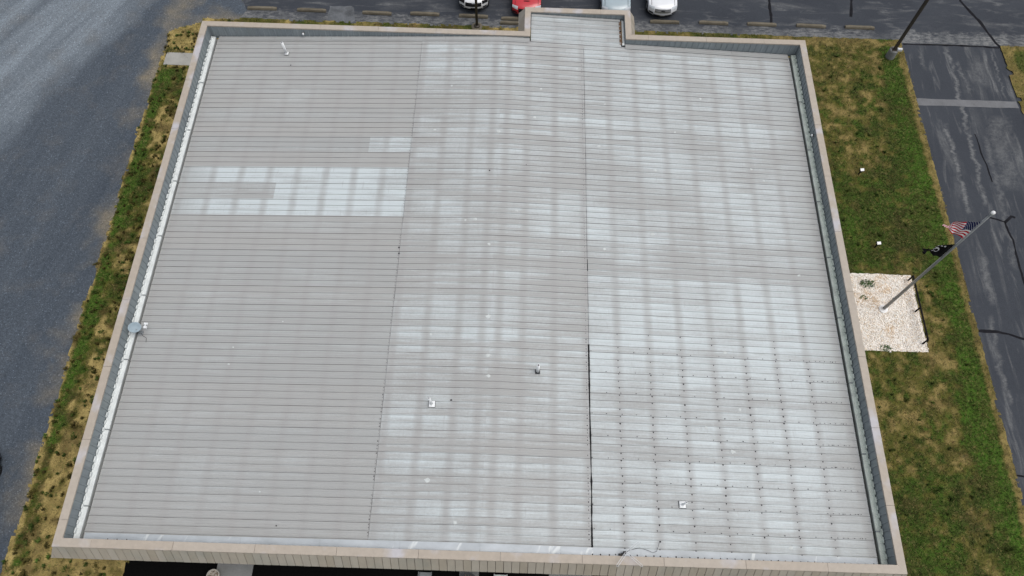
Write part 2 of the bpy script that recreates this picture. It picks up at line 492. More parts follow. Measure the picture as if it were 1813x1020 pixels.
M['glass'] = simple('tinted_glass', (0.02, 0.024, 0.03), 0.08, 0, 0.05, spec=0.6)
M['lens'] = simple('headlight_lens', (0.62, 0.66, 0.70), 0.12, 0.2, 0.1, 8)
M['tyre'] = simple('tyre_rubber', (0.02, 0.02, 0.02), 0.85)
M['rim'] = simple('alloy_rim', (0.45, 0.46, 0.47), 0.3, 0.6)
M['chrome'] = simple('satin_chrome', (0.55, 0.57, 0.60), 0.25, 0.6)
M['plate'] = simple('licence_plate', (0.62, 0.64, 0.66), 0.4)
M['terracotta'] = simple('pale_planter', (0.45, 0.42, 0.37), 0.7)
M['soil'] = simple('dead_plants', (0.14, 0.085, 0.05), 0.9, 0, 0.5, 22)
M['ground'] = simple('field_grass', (0.07, 0.085, 0.022), 0.9, 0, 0.3, 0.3)
M['warm_metal'] = simple('grey_steel', (0.25, 0.27, 0.28), 0.45, 0.2)

# ------------------------------------------------------------------ setting
mesh_obj('ground', [(-600, -600, -0.10), (600, -600, -0.10), (600, 600, -0.10), (-600, 600, -0.10)], [(0, 1, 2, 3)], M['ground'])
tag(bpy.data.objects['ground'], kind='structure')

def ragged(pts, step=0.6, amp=0.08, seed=1, z=0.0, skip=()):
    """closed outline with slightly uneven edges"""
    out = []
    n = len(pts)
    for i in range(n):
        a = Vector(pts[i]); b = Vector(pts[(i + 1) % n])
        L = (b - a).length
        if i in skip:
            out.append((a.x, a.y, z)); continue
        m = max(1, int(L / step))
        nr = Vector((-(b - a).y, (b - a).x)).normalized()
        for k in range(m):
            p = a + (b - a) * (k / m)
            if k:
                p = p + nr * (amp * 2 * (float(fbm(p.x * 0.9, p.y * 0.9, seed, 3)) - 0.5))
            out.append((p.x, p.y, z))
    return out
def sheet(name, pts, mat, z, step=0.6, amp=0.08, seed=1, parent=None, skip=()):
    V = ragged(pts, step, amp, seed, z, skip)
    o = mesh_obj(name, V, [tuple(range(len(V)))], mat, parent)
    if parent is None: tag(o, kind='structure')
    return o

gravel = sheet('gravel_lot', [(-90, -70), (-19.9, -70), (-19.9, 4.7), (-18.7, 5.6), (-16.9, 6.0), (-16.2, 7.2), (-16.9, 8.4), (-15.2, 9.8), (-15.5, 60), (-90, 60)], M['gravel'], -0.012, 0.5, 0.18, 3, skip=(0, 8, 9))
lot = sheet('parking_lot', [(-16.6, 5.95), (23.9, 5.95), (24.0, 6.242), (30.9, 6.242), (31.0, 5.95), (70, 5.95), (70, 60), (-16.6, 60)], M['asphX'], -0.016, 0.5, 0.02, 5, skip=(5, 6, 7))
drive = sheet('driveway', [(23.9, -70), (30.95, -70), (30.95, 6.24), (23.9, 6.24)], M['asphY'], -0.020, 0.5, 0.06, 9, skip=(0,))

# crack sealing: bands of black tar lying on the asphalt
def tar(parent, pts, w, seed, mat='crack', z=0.0):
    P = [Vector((a, b)) for a, b in pts]
    line = []
    for i in range(len(P) - 1):
        m = max(2, int((P[i + 1] - P[i]).length / 0.25))
        for k in range(m):
            line.append(P[i].lerp(P[i + 1], k / m))
    line.append(P[-1])
    V, F = [], []
    for i, p in enumerate(line):
        d = (line[min(i + 1, len(line) - 1)] - line[max(i - 1, 0)]).normalized()
        n = Vector((-d.y, d.x))
        o = n * (0.14 * (float(fbm(i * 0.35, seed, seed, 3)) - 0.5))
        hw = w * (0.30 + 0.45 * float(vnoise(i * 0.8, seed + 3, seed)))
        for s_ in (-1, 1):
            q = p + o + n * hw * s_
            V.append((q.x, q.y, z))
    for i in range(len(line) - 1):
        F.append((2 * i, 2 * i + 1, 2 * i + 3, 2 * i + 2))
    return mesh_obj('crack_seal' if mat == 'crack' else 'asphalt_patch', V, F, M[mat], parent)
tar(lot, [(28.94, 10.06), (29.6, 8.6), (30.31, 6.4), (30.6, 6.0)], 0.16, 1, z=-0.010)
tar(lot, [(29.2, 14), (28.94, 10.06)], 0.14, 11, z=-0.010)
tar(lot, [(21.91, 9.75), (21.75, 9.0), (21.63, 8.3)], 0.16, 2, z=-0.010)
tar(lot, [(21.6, 14), (21.91, 9.75)], 0.16, 12, z=-0.010)
tar(lot, [(16.66, 9.55), (16.6, 8.8), (16.55, 7.5)], 0.17, 3, z=-0.010)
tar(lot, [(16.5, 14), (16.66, 9.55)], 0.17, 13, z=-0.010)
tar(drive, [(24.5, 6.12), (27.4, 6.15), (30.4, 6.1)], 0.10, 4, z=-0.008)
tar(drive, [(24.41, -12.95), (25.4, -12.95), (26.6, -13.33), (28.2, -13.4), (30.3, -13.6)], 0.13, 5, z=-0.012)
tar(drive, [(26.55, -6.15), (27.1, -6.35), (27.45, -6.5), (27.6, -7.6), (27.55, -9.0), (27.5, -10.2), (27.7, -11.5)], 0.09, 6, z=-0.012)
tar(drive, [(27.4, -6.5), (27.9, -6.15), (28.1, -6.2)], 0.12, 7, z=-0.012)
tar(drive, [(27.30, -0.6), (27.35, -2.2), (27.45, -3.9)], 0.06, 8, z=-0.012)
tar(drive, [(24.4, -20.2), (26, -20.4), (30, -20.3)], 0.07, 9, z=-0.012)
# pale cross patch on the drive
pv = ragged([(24.42, 1.38), (30.36, 1.40), (30.33, 1.90), (24.42, 1.90)], 0.3, 0.05, 21, -0.012)
mesh_obj('asphalt_patch', pv, [tuple(range(len(pv)))], M['patch'], drive)
# pale worn patches behind the wheel stops
pv = ragged([(-11.15, 6.5), (-9.5, 6.5), (-9.6, 7.75), (-11.1, 7.8)], 0.12, 0.22, 31, -0.011)
mesh_obj('worn_patch', pv, [tuple(range(len(pv)))], M['worn'], lot)

# ------------------------------------------------------------------ lawns
def lin(r, g, b):
    return np.array([((c / 255) ** 2.2) for c in (r, g, b)])
G_DK, G_MD, G_BR = lin(60, 69, 33), lin(74, 84, 40), lin(70, 98, 36)
STRAW, TAN, BRN, OLV = lin(148, 132, 86), lin(122, 108, 70), lin(74, 62, 40), lin(90, 88, 44)

def lawn_color(x, y):
    x = np.asarray(x, float); y = np.asarray(y, float)
    n1 = fbm(x * 0.28, y * 0.28, 41, 4); n2 = fbm(x * 1.1, y * 1.1, 42, 4)
    n3 = fbm(x * 3.2, y * 3.2, 43, 3); n4 = fbm(x * 0.5 + 9, y * 0.22, 44, 4)
    right = x > 8
    far = x > 30
    # --- right lawn: how dry
    dry = 0.36 + 0.55 * (n1 - 0.5) + 0.75 * (n2 - 0.5) + 1.1 * (n3 - 0.5)
    dry += 0.18 * sstep(-1.0, 5.0, y)                                      # parched towards the lot
    dry += 0.28 * np.exp(-((x - 19.6) ** 2 / 6 + (y + 2.6) ** 2 / 2.2))
    dry -= 0.26 * np.exp(-((y + 7.4) ** 2 / 5.5))
    dry += 0.42 * np.exp(-((x - 22.6) ** 2 / 1.3 + (y + 13.2) ** 2 / 9))
    dry += 0.25 * np.exp(-((x - 18.5) ** 2 / 8 + (y + 18.2) ** 2 / 5))
    dry -= 0.22 * sstep(-19, -24, y) * sstep(22, 19, x)
    dry += 0.30 * np.exp(-((x - 21.8 - 0.12 * (y + 25)) ** 2 / 0.35)) * sstep(-19.5, -23, y)
    edge = 24.4 - x
    dry -= 0.75 * np.exp(-((edge - 0.95) ** 2 / 0.40)) * right * ~far
    dry += 1.6 * np.exp(-((edge - 0.14) ** 2 / 0.05)) * right * ~far
    dry += 0.9 * np.exp(-((x - 30.7) ** 2 / 0.06)) + 0.4 * np.exp(-((x - 33.2) ** 2 / 1.0))
    dry += 0.5 * np.exp(-((y - 6.1) ** 2 / 0.12)) * right
    dry -= 0.30 * sstep(30.9, 31.4, x)
    # --- left strip
    u = (x + 20.5) / 4.6
    dl = 0.72 + 0.8 * (n1 - 0.5) + 0.8 * (n2 - 0.5) + 1.1 * (n3 - 0.5)
    dl -= 0.48 * np.exp(-((y - 1.2) ** 2 / 2.0)) + 0.34 * np.exp(-((y + 6.8) ** 2 / 6)) * sstep(0.95, 0.2, u) + 0.20 * np.exp(-((y + 12.5) ** 2 / 4))
    dl += 0.22 * sstep(-15, -21, y)
    dl += 0.55 * np.exp(-((y - 4.6) ** 2 / 1.0)) 
    dl -= 0.55 * np.exp(-((u - 0.09) ** 2 / 0.008)) * sstep(3, 0, y)
    dl -= 0.5 * np.exp(-((y - 3.75) ** 2 / 0.10))
    dl += 0.5 * np.exp(-((u + 0.0) ** 2 / 0.0012))
    d = np.where(right, dry, dl)
    back = (y > 5.2) & (x > -16.5) & (x < 16.5)
    d = np.where(back, 0.50 + 1.2 * (n2 - 0.5) + 0.4 * (n3 - 0.5), d)
    d = np.clip(d, 0, 1.2)[..., None]
    g = G_DK + (G_BR - G_DK) * np.clip(0.25 + 1.6 * (n2 - 0.4) + 1.0 * (n4 - 0.5), 0, 1)[..., None]
    e = np.where(right, np.exp(-((edge - 0.95) ** 2 / 0.5)), np.exp(-((u - 0.09) ** 2 / 0.01)))[..., None]
    g = g * (1 - 0.7 * e) + G_BR * 0.7 * e
    c = g * 1.0
    t1 = sstep(0.22, 0.5, d); c = c + (OLV - c) * t1
    t2 = sstep(0.5, 0.80, d)
    dryA = np.where(right[..., None], lin(112, 100, 60), lin(138, 122, 76)); dryB = np.where(right[..., None], lin(146, 128, 82), lin(172, 152, 98))
    tanm = dryA + (dryB - dryA) * sstep(0.35, 0.7, n3)[..., None]
    c = c + (tanm - c) * t2 * np.where(right, 0.85, 1.0)[..., None]
    brn = sstep(0.56, 0.70, fbm(x * 1.9, y * 1.9, 55, 3))[..., None] * np.where(right, 0.40, 0.62)[..., None]
    c = c + (BRN - c) * brn
    return c

def in_bld(x, y, m=0.0):
    return (x > -15.75 - m) & (x < 15.75 + m) & (y > -24.9 - m) & (y < 1.25 + m)
def lawn_mask(x, y):
    w = 0.35 * (fbm(x * 0.7, y * 0.7, 61, 4) - 0.5) + 0.18 * (fbm(x * 3, y * 3, 62, 2) - 0.5)
    right = (x > 15.0) & (x < 24.38 + 0.6 * w) & (y < 6.25 + 0.4 * w)
    left = (x > -20.5 + 1.3 * w) & (x < -15.0) & (y < np.where(x < -18.7, 6.05 + (x + 18.7) * 0.45, 6.35) + 0.6 * w)
    left &= ~((x > -20.5) & (x < -15) & (y < -25.2 + 0.4 * w) & (x > -15.4 + w))
    back = (y > 1.2) & (y < 6.45 + 0.55 * w) & (x > -16.5) & (x < 24.38 + 0.6 * w)
    far = (x > 30.55 + 0.7 * w) & (y < 6.2 + 0.5 * w)
    rock = (x > 15) & (x < 21.62 + 0.45 * w) & (y > -14.25 + 0.35 * w) & (y < -9.95 + 0.35 * w)
    pad = (x > -20.28) & (x < -15) & (y > 2.56) & (y < 3.52)
    return (right | left | back | far) & ~in_bld(x, y) & ~rock & ~pad

def lawn_z(x, y):
    return 0.012 + 0.05 * fbm(x * 1.6, y * 1.6, 71, 3)

def lawn_sheet(name, x0, x1, y0, y1, st):
    nx = int((x1 - x0) / st) + 1; ny = int((y1 - y0) / st) + 1
    xs = np.linspace(x0, x1, nx); ys = np.linspace(y0, y1, ny)
    Xg, Yg = np.meshgrid(xs, ys)
    jx = (vnoise(Xg * 9.1, Yg * 9.1, 81) - 0.5) * st * 0.7; jy = (vnoise(Xg * 9.1, Yg * 9.1, 82) - 0.5) * st * 0.7
    Xj, Yj = Xg + jx, Yg + jy
    Z = lawn_z(Xj, Yj)
    cm = lawn_mask((Xj[:-1, :-1] + Xj[1:, 1:]) / 2, (Yj[:-1, :-1] + Yj[1:, 1:]) / 2)
    idx = np.arange(nx * ny).reshape(ny, nx)
    q = np.stack([idx[:-1, :-1], idx[:-1, 1:], idx[1:, 1:], idx[1:, :-1]], -1)[cm]
    used = np.unique(q); remap = -np.ones(nx * ny, int); remap[used] = np.arange(len(used))
    V = np.stack([Xj.ravel(), Yj.ravel(), Z.ravel()], 1)[used]
    C = lawn_color(Xj.ravel(), Yj.ravel())[used]
    return fast_mesh(name, V, remap[q], C, M['lawn'])

def fast_mesh(name, V, F, C, mat, parent=None, smooth=False):
    me = bpy.data.meshes.new(name)
    k = F.shape[1]
    me.vertices.add(len(V)); me.vertices.foreach_set('co', np.asarray(V, np.float32).ravel())
    me.loops.add(F.size); me.loops.foreach_set('vertex_index', F.astype(np.int32).ravel())
    me.polygons.add(len(F)); me.polygons.foreach_set('loop_start', (np.arange(len(F)) * k).astype(np.int32))
    if smooth: me.polygons.foreach_set('use_smooth', np.ones(len(F), bool))
    me.update(calc_edges=True)
    if C is not None:
        ca = me.color_attributes.new('Col', 'FLOAT_COLOR', 'POINT')
        ca.data.foreach_set('color', np.concatenate([C, np.ones((len(C), 1))], 1).astype(np.float32).ravel())
    me.materials.append(mat)
    return link(bpy.data.objects.new(name, me), parent)

LAWNS = [(-21.2, -15.2, -34, 6.9, 0.13), (15.2, 24.9, -34, 6.7, 0.13), (-16.4, 16.5, 5.3, 6.9, 0.13), (30.2, 44.0, -34, 6.7, 0.25)]
for a in LAWNS:
    tag(lawn_sheet('lawn', *a), kind='structure')
tag(lawn_sheet('lawn', -15.0, 15.0, 1.3, 5.28, 0.6), kind='structure')

def grass_blades(name, x0, x1, y0, y1, dens, hmul=1.0):
    n = int((x1 - x0) * (y1 - y0) * dens)
    x = rng.uniform(x0, x1, n); y = rng.uniform(y0, y1, n)
    # sparser on the parched spots
    keep = lawn_mask(x, y)
    x, y = x[keep], y[keep]
    c = lawn_color(x, y)
    green = np.clip((c[:, 1] / (c[:, 0] + 1e-4) - 0.6) / 0.8, 0, 1)
    keep = rng.random(len(x)) < 0.45 + 0.55 * green
    x, y, c, green = x[keep], y[keep], c[keep], green[keep]
    n = len(x)
    z = lawn_z(x, y)
    nb = 3
    V = np.zeros((n, nb, 3, 3)); 
    base_a = rng.uniform(0, 2 * np.pi, n)
    for b in range(nb):
        a = base_a + b * 2.1 + rng.uniform(-0.5, 0.5, n)
        h = rng.uniform(0.03, 0.085, n) * hmul * (0.7 + 0.6 * green)
        l = rng.uniform(0.03, 0.10, n) * hmul
        w = rng.uniform(0.010, 0.022, n)
        ox, oy = x + rng.uniform(-.04, .04, n), y + rng.uniform(-.04, .04, n)
        px, py = -np.sin(a), np.cos(a)
        V[:, b, 0] = np.stack([ox - px * w, oy - py * w, z], 1)
        V[:, b, 1] = np.stack([ox + px * w, oy + py * w, z], 1)
        V[:, b, 2] = np.stack([ox + np.cos(a) * l, oy + np.sin(a) * l, z + h], 1)
    V = V.reshape(-1, 3)
    # single blades differ: some straw, some fresh, some dead
    alt = np.array([G_BR, OLV, STRAW, BRN, G_DK])[rng.choice(5, n, p=[.26, .24, .22, .14, .14])]
    k_ = rng.uniform(0.0, 0.62, (n, 1))
    c = c * (1 - k_) + alt * k_
    f = rng.uniform(0.60, 1.42, (n, 1))
    cc = np.repeat((c * f)[:, None, :], nb * 3, 1).reshape(-1, 3)
    F = np.arange(len(V)).reshape(-1, 3)
    return fast_mesh(name, V, F, np.clip(cc, 0, 1), M['grass'])
for (a, b, c_, d_, st), den in zip(LAWNS, (150, 150, 120, 60)):
    g = grass_blades('grass', a, b, max(c_, -28), d_, den)
    tag(g, 'short patchy lawn grass, green and straw coloured', 'grass', kind='stuff')

# dark weedy clumps in the dry left strip
def clumps(name, n, x0, x1, y0, y1, col, seed):
    r2 = np.random.default_rng(seed)
    Vs, Cs = [], []
    for k in range(n):
        cx, cy = r2.uniform(x0, x1), r2.uniform(y0, y1)
        if not lawn_mask(np.array([cx]), np.array([cy]))[0]: continue
        rad = 0.025 + 0.10 * r2.random() ** 2
        m = int(30 + 500 * rad); sxx, syy, shr = r2.uniform(.6, 2.2), r2.uniform(.6, 1.8), r2.uniform(-.8, .8)
        a = r2.uniform(0, 6.28, m); rr = rad * r2.random(m)
        bx, by = cx + rr * np.cos(a) * sxx, cy + rr * np.sin(a) * syy + rr * np.cos(a) * shr
        z = lawn_z(bx, by)
        h = r2.uniform(0.05, 0.16, m); l = r2.uniform(0.02, 0.08, m); w = r2.uniform(.008, .02, m)
        px, py = -np.sin(a), np.cos(a)
        V = np.zeros((m, 3, 3))
        V[:, 0] = np.stack([bx - px * w, by - py * w, z], 1)
        V[:, 1] = np.stack([bx + px * w, by + py * w, z], 1)
        V[:, 2] = np.stack([bx + np.cos(a) * l, by + np.sin(a) * l, z + h], 1)
        Vs.append(V.reshape(-1, 3))
        cc = (col if r2.random() < 0.6 else lin(74, 96, 44)) * r2.uniform(0.6, 1.5) * r2.uniform(0.6, 1.4, (m, 1))
        Cs.append(np.repeat(cc, 3, 0))
    V = np.concatenate(Vs); C = np.concatenate(Cs)
    return tag(fast_mesh(name, V, np.arange(len(V)).reshape(-1, 3), C, M['grass']), 'dark weedy tufts scattered through the dry grass', 'weeds', kind='stuff')
clumps('weed_tufts', 900, -20.6, -16.0, -27, 6.2, lin(88, 82, 46), 3)
clumps('weed_tufts', 120, 16.2, 23.4, -26, 5.6, lin(86, 98, 50), 4)

# ------------------------------------------------------------------ white stone bed
bed = mesh_obj('rock_bed', [(15.7, -14.3, 0.02), (21.62, -14.3, 0.02), (21.62, -9.9, 0.02), (15.7, -9.9, 0.02)], [(0, 1, 2, 3)], simple('stone_bed_base', (0.84, 0.79, 0.72), 0.9, 0, 0.12, 14))
tag(bed, kind='structure')
def stones(n, seed):
    r2 = np.random.default_rng(seed)
    ph = (1 + 5 ** .5) / 2
    ico = np.array([(-1, ph, 0), (1, ph, 0), (-1, -ph, 0), (1, -ph, 0), (0, -1, ph), (0, 1, ph), (0, -1, -ph), (0, 1, -ph), (ph, 0, -1), (ph, 0, 1), (-ph, 0, -1), (-ph, 0, 1)]) / 1.902
    fi = np.array([(0, 11, 5), (0, 5, 1), (0, 1, 7), (0, 7, 10), (0, 10, 11), (1, 5, 9), (5, 11, 4), (11, 10, 2), (10, 7, 6), (7, 1, 8), (3, 9, 4), (3, 4, 2), (3, 2, 6), (3, 6, 8), (3, 8, 9), (4, 9, 5), (2, 4, 11), (6, 2, 10), (8, 6, 7), (9, 8, 1)])
    x = r2.uniform(16.2, 21.85, n); y = r2.uniform(-14.4, -9.85, n)
    w = 0.3 * (fbm(x * 2, y * 2, 5, 3) - 0.5)
    k = (x < 21.66 + w) & (y > -14.22 + w) & (y < -9.98 + w)
    x, y = x[k], y[k]; n = len(x)
    s = r2.uniform(0.018, 0.044, n)[:, None, None] * r2.uniform(0.6, 1.25, (n, 1, 3)) * np.array([1, 1, 0.42])
    V = ico[None] * s * r2.uniform(0.8, 1.2, (n, 12, 1))
    a = r2.uniform(0, 6.28, n); ca, sa = np.cos(a)[:, None], np.sin(a)[:, None]
    vx = V[..., 0] * ca - V[..., 1] * sa; vy = V[..., 0] * sa + V[..., 1] * ca
    V = np.stack([vx + x[:, None], vy + y[:, None], V[..., 2] + 0.022 + r2.uniform(0, .012, n)[:, None]], -1).reshape(-1, 3)
    F = (fi[None] + (np.arange(n) * 12)[:, None, None]).reshape(-1, 3)
    pal = np.array([(0.84, 0.79, 0.72), (0.86, 0.84, 0.80), (0.74, 0.64, 0.51), (0.80, 0.71, 0.61), (0.60, 0.55, 0.50), (0.86, 0.81, 0.75)])
    C = pal[r2.choice(6, n, p=[.26, .26, .15, .13, .07, .13])] * r2.uniform(0.85, 1.1, (n, 1))
    C = C * (1 - sstep(0.55, 0.75, fbm(x * 1.3, y * 1.3, 15, 4))[:, None] * np.array([0.08, 0.18, 0.30])) * np.array([1.0, 0.975, 0.945])
    C = np.repeat(C[:, None], 12, 1).reshape(-1, 3)
    return fast_mesh('white_stones', V, F, np.clip(C, 0, .88), M['stone'], bed)
tag(stones(11000, 5), 'loose white landscaping stones', kind='stuff')
def weeds(cx, cy, rad, n, seed):
    r2 = np.random.default_rng(seed)
    a = r2.uniform(0, 6.28, n); rr = rad * np.sqrt(r2.random(n))
    bx, by = cx + 1.6 * rr * np.cos(a), cy + rr * np.sin(a)
    t = r2.uniform(0, 6.28, n); l = r2.uniform(.04, .10, n); w = r2.uniform(.015, .03, n)
    V = np.zeros((n, 3, 3))
    V[:, 0] = np.stack([bx - np.sin(t) * w, by + np.cos(t) * w, np.full(n, .06)], 1)
    V[:, 1] = np.stack([bx + np.sin(t) * w, by - np.cos(t) * w, np.full(n, .06)], 1)
    V[:, 2] = np.stack([bx + np.cos(t) * l, by + np.sin(t) * l, .09 + r2.uniform(0, .08, n)], 1)
    C = lin(70, 98, 52) * r2.uniform(.6, 1.3, (n, 1))
    return fast_mesh('stone_bed_weed', V.reshape(-1, 3), np.arange(n * 3).reshape(-1, 3), np.repeat(C, 3, 0), M['grass'])
for k, (cx, cy, rad, n, lb) in enumerate([(19.25, -10.55, 0.24, 150, 'broad green weed patch growing in the white stones near the lawn edge'), (18.9, -11.35, 0.12, 26, 'thin weed sprig among white stones beside the flagpole'), (18.0, -13.2, 0.16, 40, 'small weed in the lower left of the white stone bed'), (19.5, -14.1, 0.18, 60, 'weeds on the lower border of the white stone bed')]):
    tag(weeds(cx, cy, rad, n, 90 + k), lb, 'weed', 'weeds in the stone bed')

# concrete pad, mulch bed and walks in front
b = MB().box(-20.28, -15.76, 2.56, 3.52, -0.08, 0.07, 0.012).build('concrete_pad', M['concrete'])
tag(b, kind='structure')
b = MB().box(-15.45, 16.9, -28.5, -24.9, -0.09, 0.010).build('mulch_bed', M['mulch'])
tag(b, kind='structure')
for (x0, x1) in ((-11.4, -9.86), (-0.98, -0.14), (2.88, 4.72)):
    b = MB().box(x0, x1, -28.6, -24.92, -0.05, 0.06, 0.012).build('concrete_walk', M['walk'])
    tag(b, kind='structure')
# ------------------------------------------------------------------ the building
ZR = 4.60            # ridge
SL = 0.0436          # roof slope
EAVE = 15.36
def zr(x, y=None):
    return ZR - SL * (math.sqrt(x * x + 0.12) - 0.0)
ZC = 4.733           # coping top
OUT = [(-16.012, -25.066), (16.012, -25.066), (16.012, 1.451), (6.80, 1.451), (6.80, 3.20), (1.10, 3.20), (1.10, 1.451), (-16.012, 1.451)]
CW = 0.321
def offset(poly, d):
    """positive d = inwards (polygon is counter clockwise)"""
    n = len(poly); res = []
    for i in range(n):
        p0, p1, p2 = Vector(poly[i - 1]), Vector(poly[i]), Vector(poly[(i + 1) % n])
        n1 = Vector((-(p1 - p0).y, (p1 - p0).x)).normalized(); n2 = Vector((-(p2 - p1).y, (p2 - p1).x)).normalized()
        res.append(p1 + n1 * d + n2 * d)
    return res
INN = offset(OUT, CW)

bld = empty('commercial_building', (0, -11.8, 0))
tag(bld, 'low flat-looking commercial building with grey ribbed metal roof and beige parapet', 'building')
def part(o, parent):
    """parent keeping world coordinates"""
    o.parent = parent
    base = Vector((0, 0, 0))
    p = parent
    while p is not None:
        base += p.location; p = p.parent
    o.location = o.location - base
    return o

# walls
w = MB()
w.box(-15.70, 15.70, -24.85, -24.60, 0, 3.7)
w.box(-15.70, 15.70, 0.98, 1.20, 0, 3.7)
w.box(-15.70, -15.45, -24.59, 0.97, 0, 3.7)
w.box(15.45, 15.70, -24.59, 0.97, 0, 3.7)
w.box(1.5, 1.72, 1.21, 2.8, 0, 3.7); w.box(6.2, 6.42, 1.21, 2.8, 0, 3.7); w.box(1.5, 6.42, 2.81, 3.0, 0, 3.7)
wall = part(w.build('wall', M['wall']), bld)
# soffit
so_out = offset(OUT, -0.30); so_in = offset(OUT, 0.29)
V, F = [], []
n = len(OUT)
for i in range(n):
    V += [(so_out[i].x, so_out[i].y, 3.99), (so_in[i].x, so_in[i].y, 3.98)]
for i in range(n):
    j = (i + 1) % n
    F.append((2 * i, 2 * i + 1, 2 * j + 1, 2 * j))
part(mesh_obj('soffit', V, F, M['fascia']), bld)

# roof deck (dark underside that the sheets lie on)
def strip_deck(x0, x1, y0, y1, dz):
    V, F = [], []
    xs = [x0, -2, -1, -.4, 0, .4, 1, 2, x1] if x0 < -2 else [x0, (x0 + x1) / 2, x1]
    for x in xs:
        V += [(x, y0, zr(x) + dz), (x, y1, zr(x) + dz)]
    for i in range(len(xs) - 1):
        F.append((2 * i, 2 * i + 2, 2 * i + 3, 2 * i + 1))
    return V, F
dk = MB(); dk.add(*strip_deck(-EAVE + .05, EAVE - .05, -24.74, 1.12, -0.05)); dk.add(*strip_deck(1.45, 6.3, 1.121, 2.87, -0.05))
roof = part(dk.build('roof', M['deck']), bld)
roof['label'] = 'grey ribbed metal roof with pale zinc patches'

# ---- roof sheets
def rib_profile(nr, width_last=True):
    """(y, z) across a sheet, y runs negative towards the front; first rib at y=0"""
    P = []
    for k in range(nr):
        c = -k * RIB
        P += [(c + 0.026, 0.0), (c + 0.013, 0.026), (c - 0.013, 0.026), (c - 0.026, 0.0)]
        for m in (1, 2):
            q = c - RIB * m / 3
            P += [(q + 0.022, 0.0), (q, 0.0065), (q - 0.022, 0.0)]
    P.append((-nr * RIB + 0.018, -0.001))
    return P
def roof_sheet(x0, x1, y0, nr, dz, color, seed, name='roof_panel', parent=None, segs=None):
    prof = rib_profile(nr)
    if segs is None:
        L = x1 - x0; m = max(2, int(L / 1.8)); segs = [x0 + L * i / m for i in range(m + 1)]
        if x0 < 0 < x1:
            segs = sorted(set([x for x in segs if abs(x) > 0.9] + [-0.7, -0.35, 0, 0.35, 0.7]))
    V, F = [], []
    np_ = len(prof)
    r0 = random.Random(seed)
    ph, am = r0.uniform(0, 6), r0.uniform(0.001, 0.005)
    zo = r0.uniform(-0.0012, 0.0012)
    for x in segs:
        wy = am * math.sin(x * 0.7 + ph)
        for (y, z) in prof:
            V.append((x, y0 + y + wy, zr(x) + z + dz + zo + 0.0012 * math.sin(x * 1.9 + y * 9 + ph)))
    for i in range(len(segs) - 1):
        for k in range(np_ - 1):
            a = i * np_ + k
            F.append((a, a + 1, a + np_ + 1, a + np_))
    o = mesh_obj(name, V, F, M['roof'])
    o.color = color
    return part(o, parent or roof)

XL, XR = -4.28, 4.20
for r in range(28):
    idx = -3 + 3 * r
    y0 = -RIB * idx
    rr = random.Random(100 + r)
    # left field: dull; repaired sheets pale
    dull = (0.02 + 0.06 * rr.random(), 0.3, 0.35 + 0.5 * rr.random(), 1)
    pale = (0.80 + 0.06 * rr.random(), 0.62, 0.2, 1)
    xo = XL + 0.06
    if idx in (24, 30):
        roof_sheet(-EAVE, xo, y0, 3, 0.001, pale, 1000 + r)
    elif idx == 27:
        roof_sheet(-EAVE, -10.56, y0, 3, 0.000, (0.24, 0.5, 0.4, 1), 1000 + r)
        roof_sheet(-10.60, xo, y0, 3, 0.004, pale, 1200 + r)
    elif idx == 18:
        roof_sheet(-EAVE, -6.32, y0, 3, 0.000, (0.12, 0.4, 0.3, 1), 1000 + r)
        roof_sheet(-6.36, xo, y0, 3, 0.004, (0.62, 0.5, 0.25, 1), 1200 + r)
    else:
        roof_sheet(-EAVE, xo, y0, 3, 0.0, dull, 1000 + r)
    # ridge sheets, patchy
    roof_sheet(XL, XR + 0.06, y0, 3, 0.006, (0.28 + 0.13 * rr.random(), 0.76, 0.45 + 0.3 * rr.random(), 1), 2000 + r)
    # right field, fresher from row 42 on
    if idx >= 60:
        bv = 0.48 + 0.12 * rr.random()
    elif idx >= 42:
        bv = 0.64 + 0.14 * rr.random()
    else:
        bv = 0.36 + 0.14 * rr.random()
    if idx >= 72: bv -= 0.08
    roof_sheet(XR, EAVE, y0, 3, 0.0, (bv, 0.60, 0.45, 1), 3000 + r)
# porch roof behind: the ridge sheets carry on
for r in range(2):
    y0 = 0.9144 * (3 - r) - 0.02
    roof_sheet(1.46, 6.28, y0 - 0.0, 3, 0.004, (0.36 + 0.1 * r, 0.0, 0.2, 1), 4000 + r)

# flashings along the end walls
def flashing(x0, x1, y0, y1, dz, seed, mat='flash'):
    V, F = [], []
    m = max(2, int((x1 - x0) / 0.5))
    for i in range(m + 1):
        x = x0 + (x1 - x0) * i / m
        wv = 0.008 * float(vnoise(x * 1.3, seed, seed))
        V += [(x, y0, zr(x) + dz + wv), (x, (y0 + y1) / 2, zr(x) + dz + 0.004 + wv * 0.5), (x, y1, zr(x) + dz)]
    for i in range(m):
        for k in range(2):
            a = i * 3 + k
            F.append((a, a + 3, a + 4, a + 1))
    o = mesh_obj('end_flashing', V, F, M[mat]); o.color = (0.05, 0.2, 0.3, 1)
    return part(o, roof)
k = 0
for i in range(10):
    x0 = -15.3 + i * 3.06; x1 = min(15.3, x0 + 3.06) - 0.006
    flashing(x0, x1, -24.735, -24.44 - 0.01 * random.random(), 0.042, 7 + i)
    if not (x0 > 0.2 and x1 < 6.6):
        xa, xb = x0, x1
        if xa < 1.42 < xb: xb = 1.40
        if xa < 6.48 < xb: xa = 6.50
        flashing(xa, xb, 0.80 + 0.01 * random.random(), 1.12, 0.042, 27 + i, 'roof')
flashing(1.46, 6.28, 2.70, 2.87, 0.042, 99, 'roof')

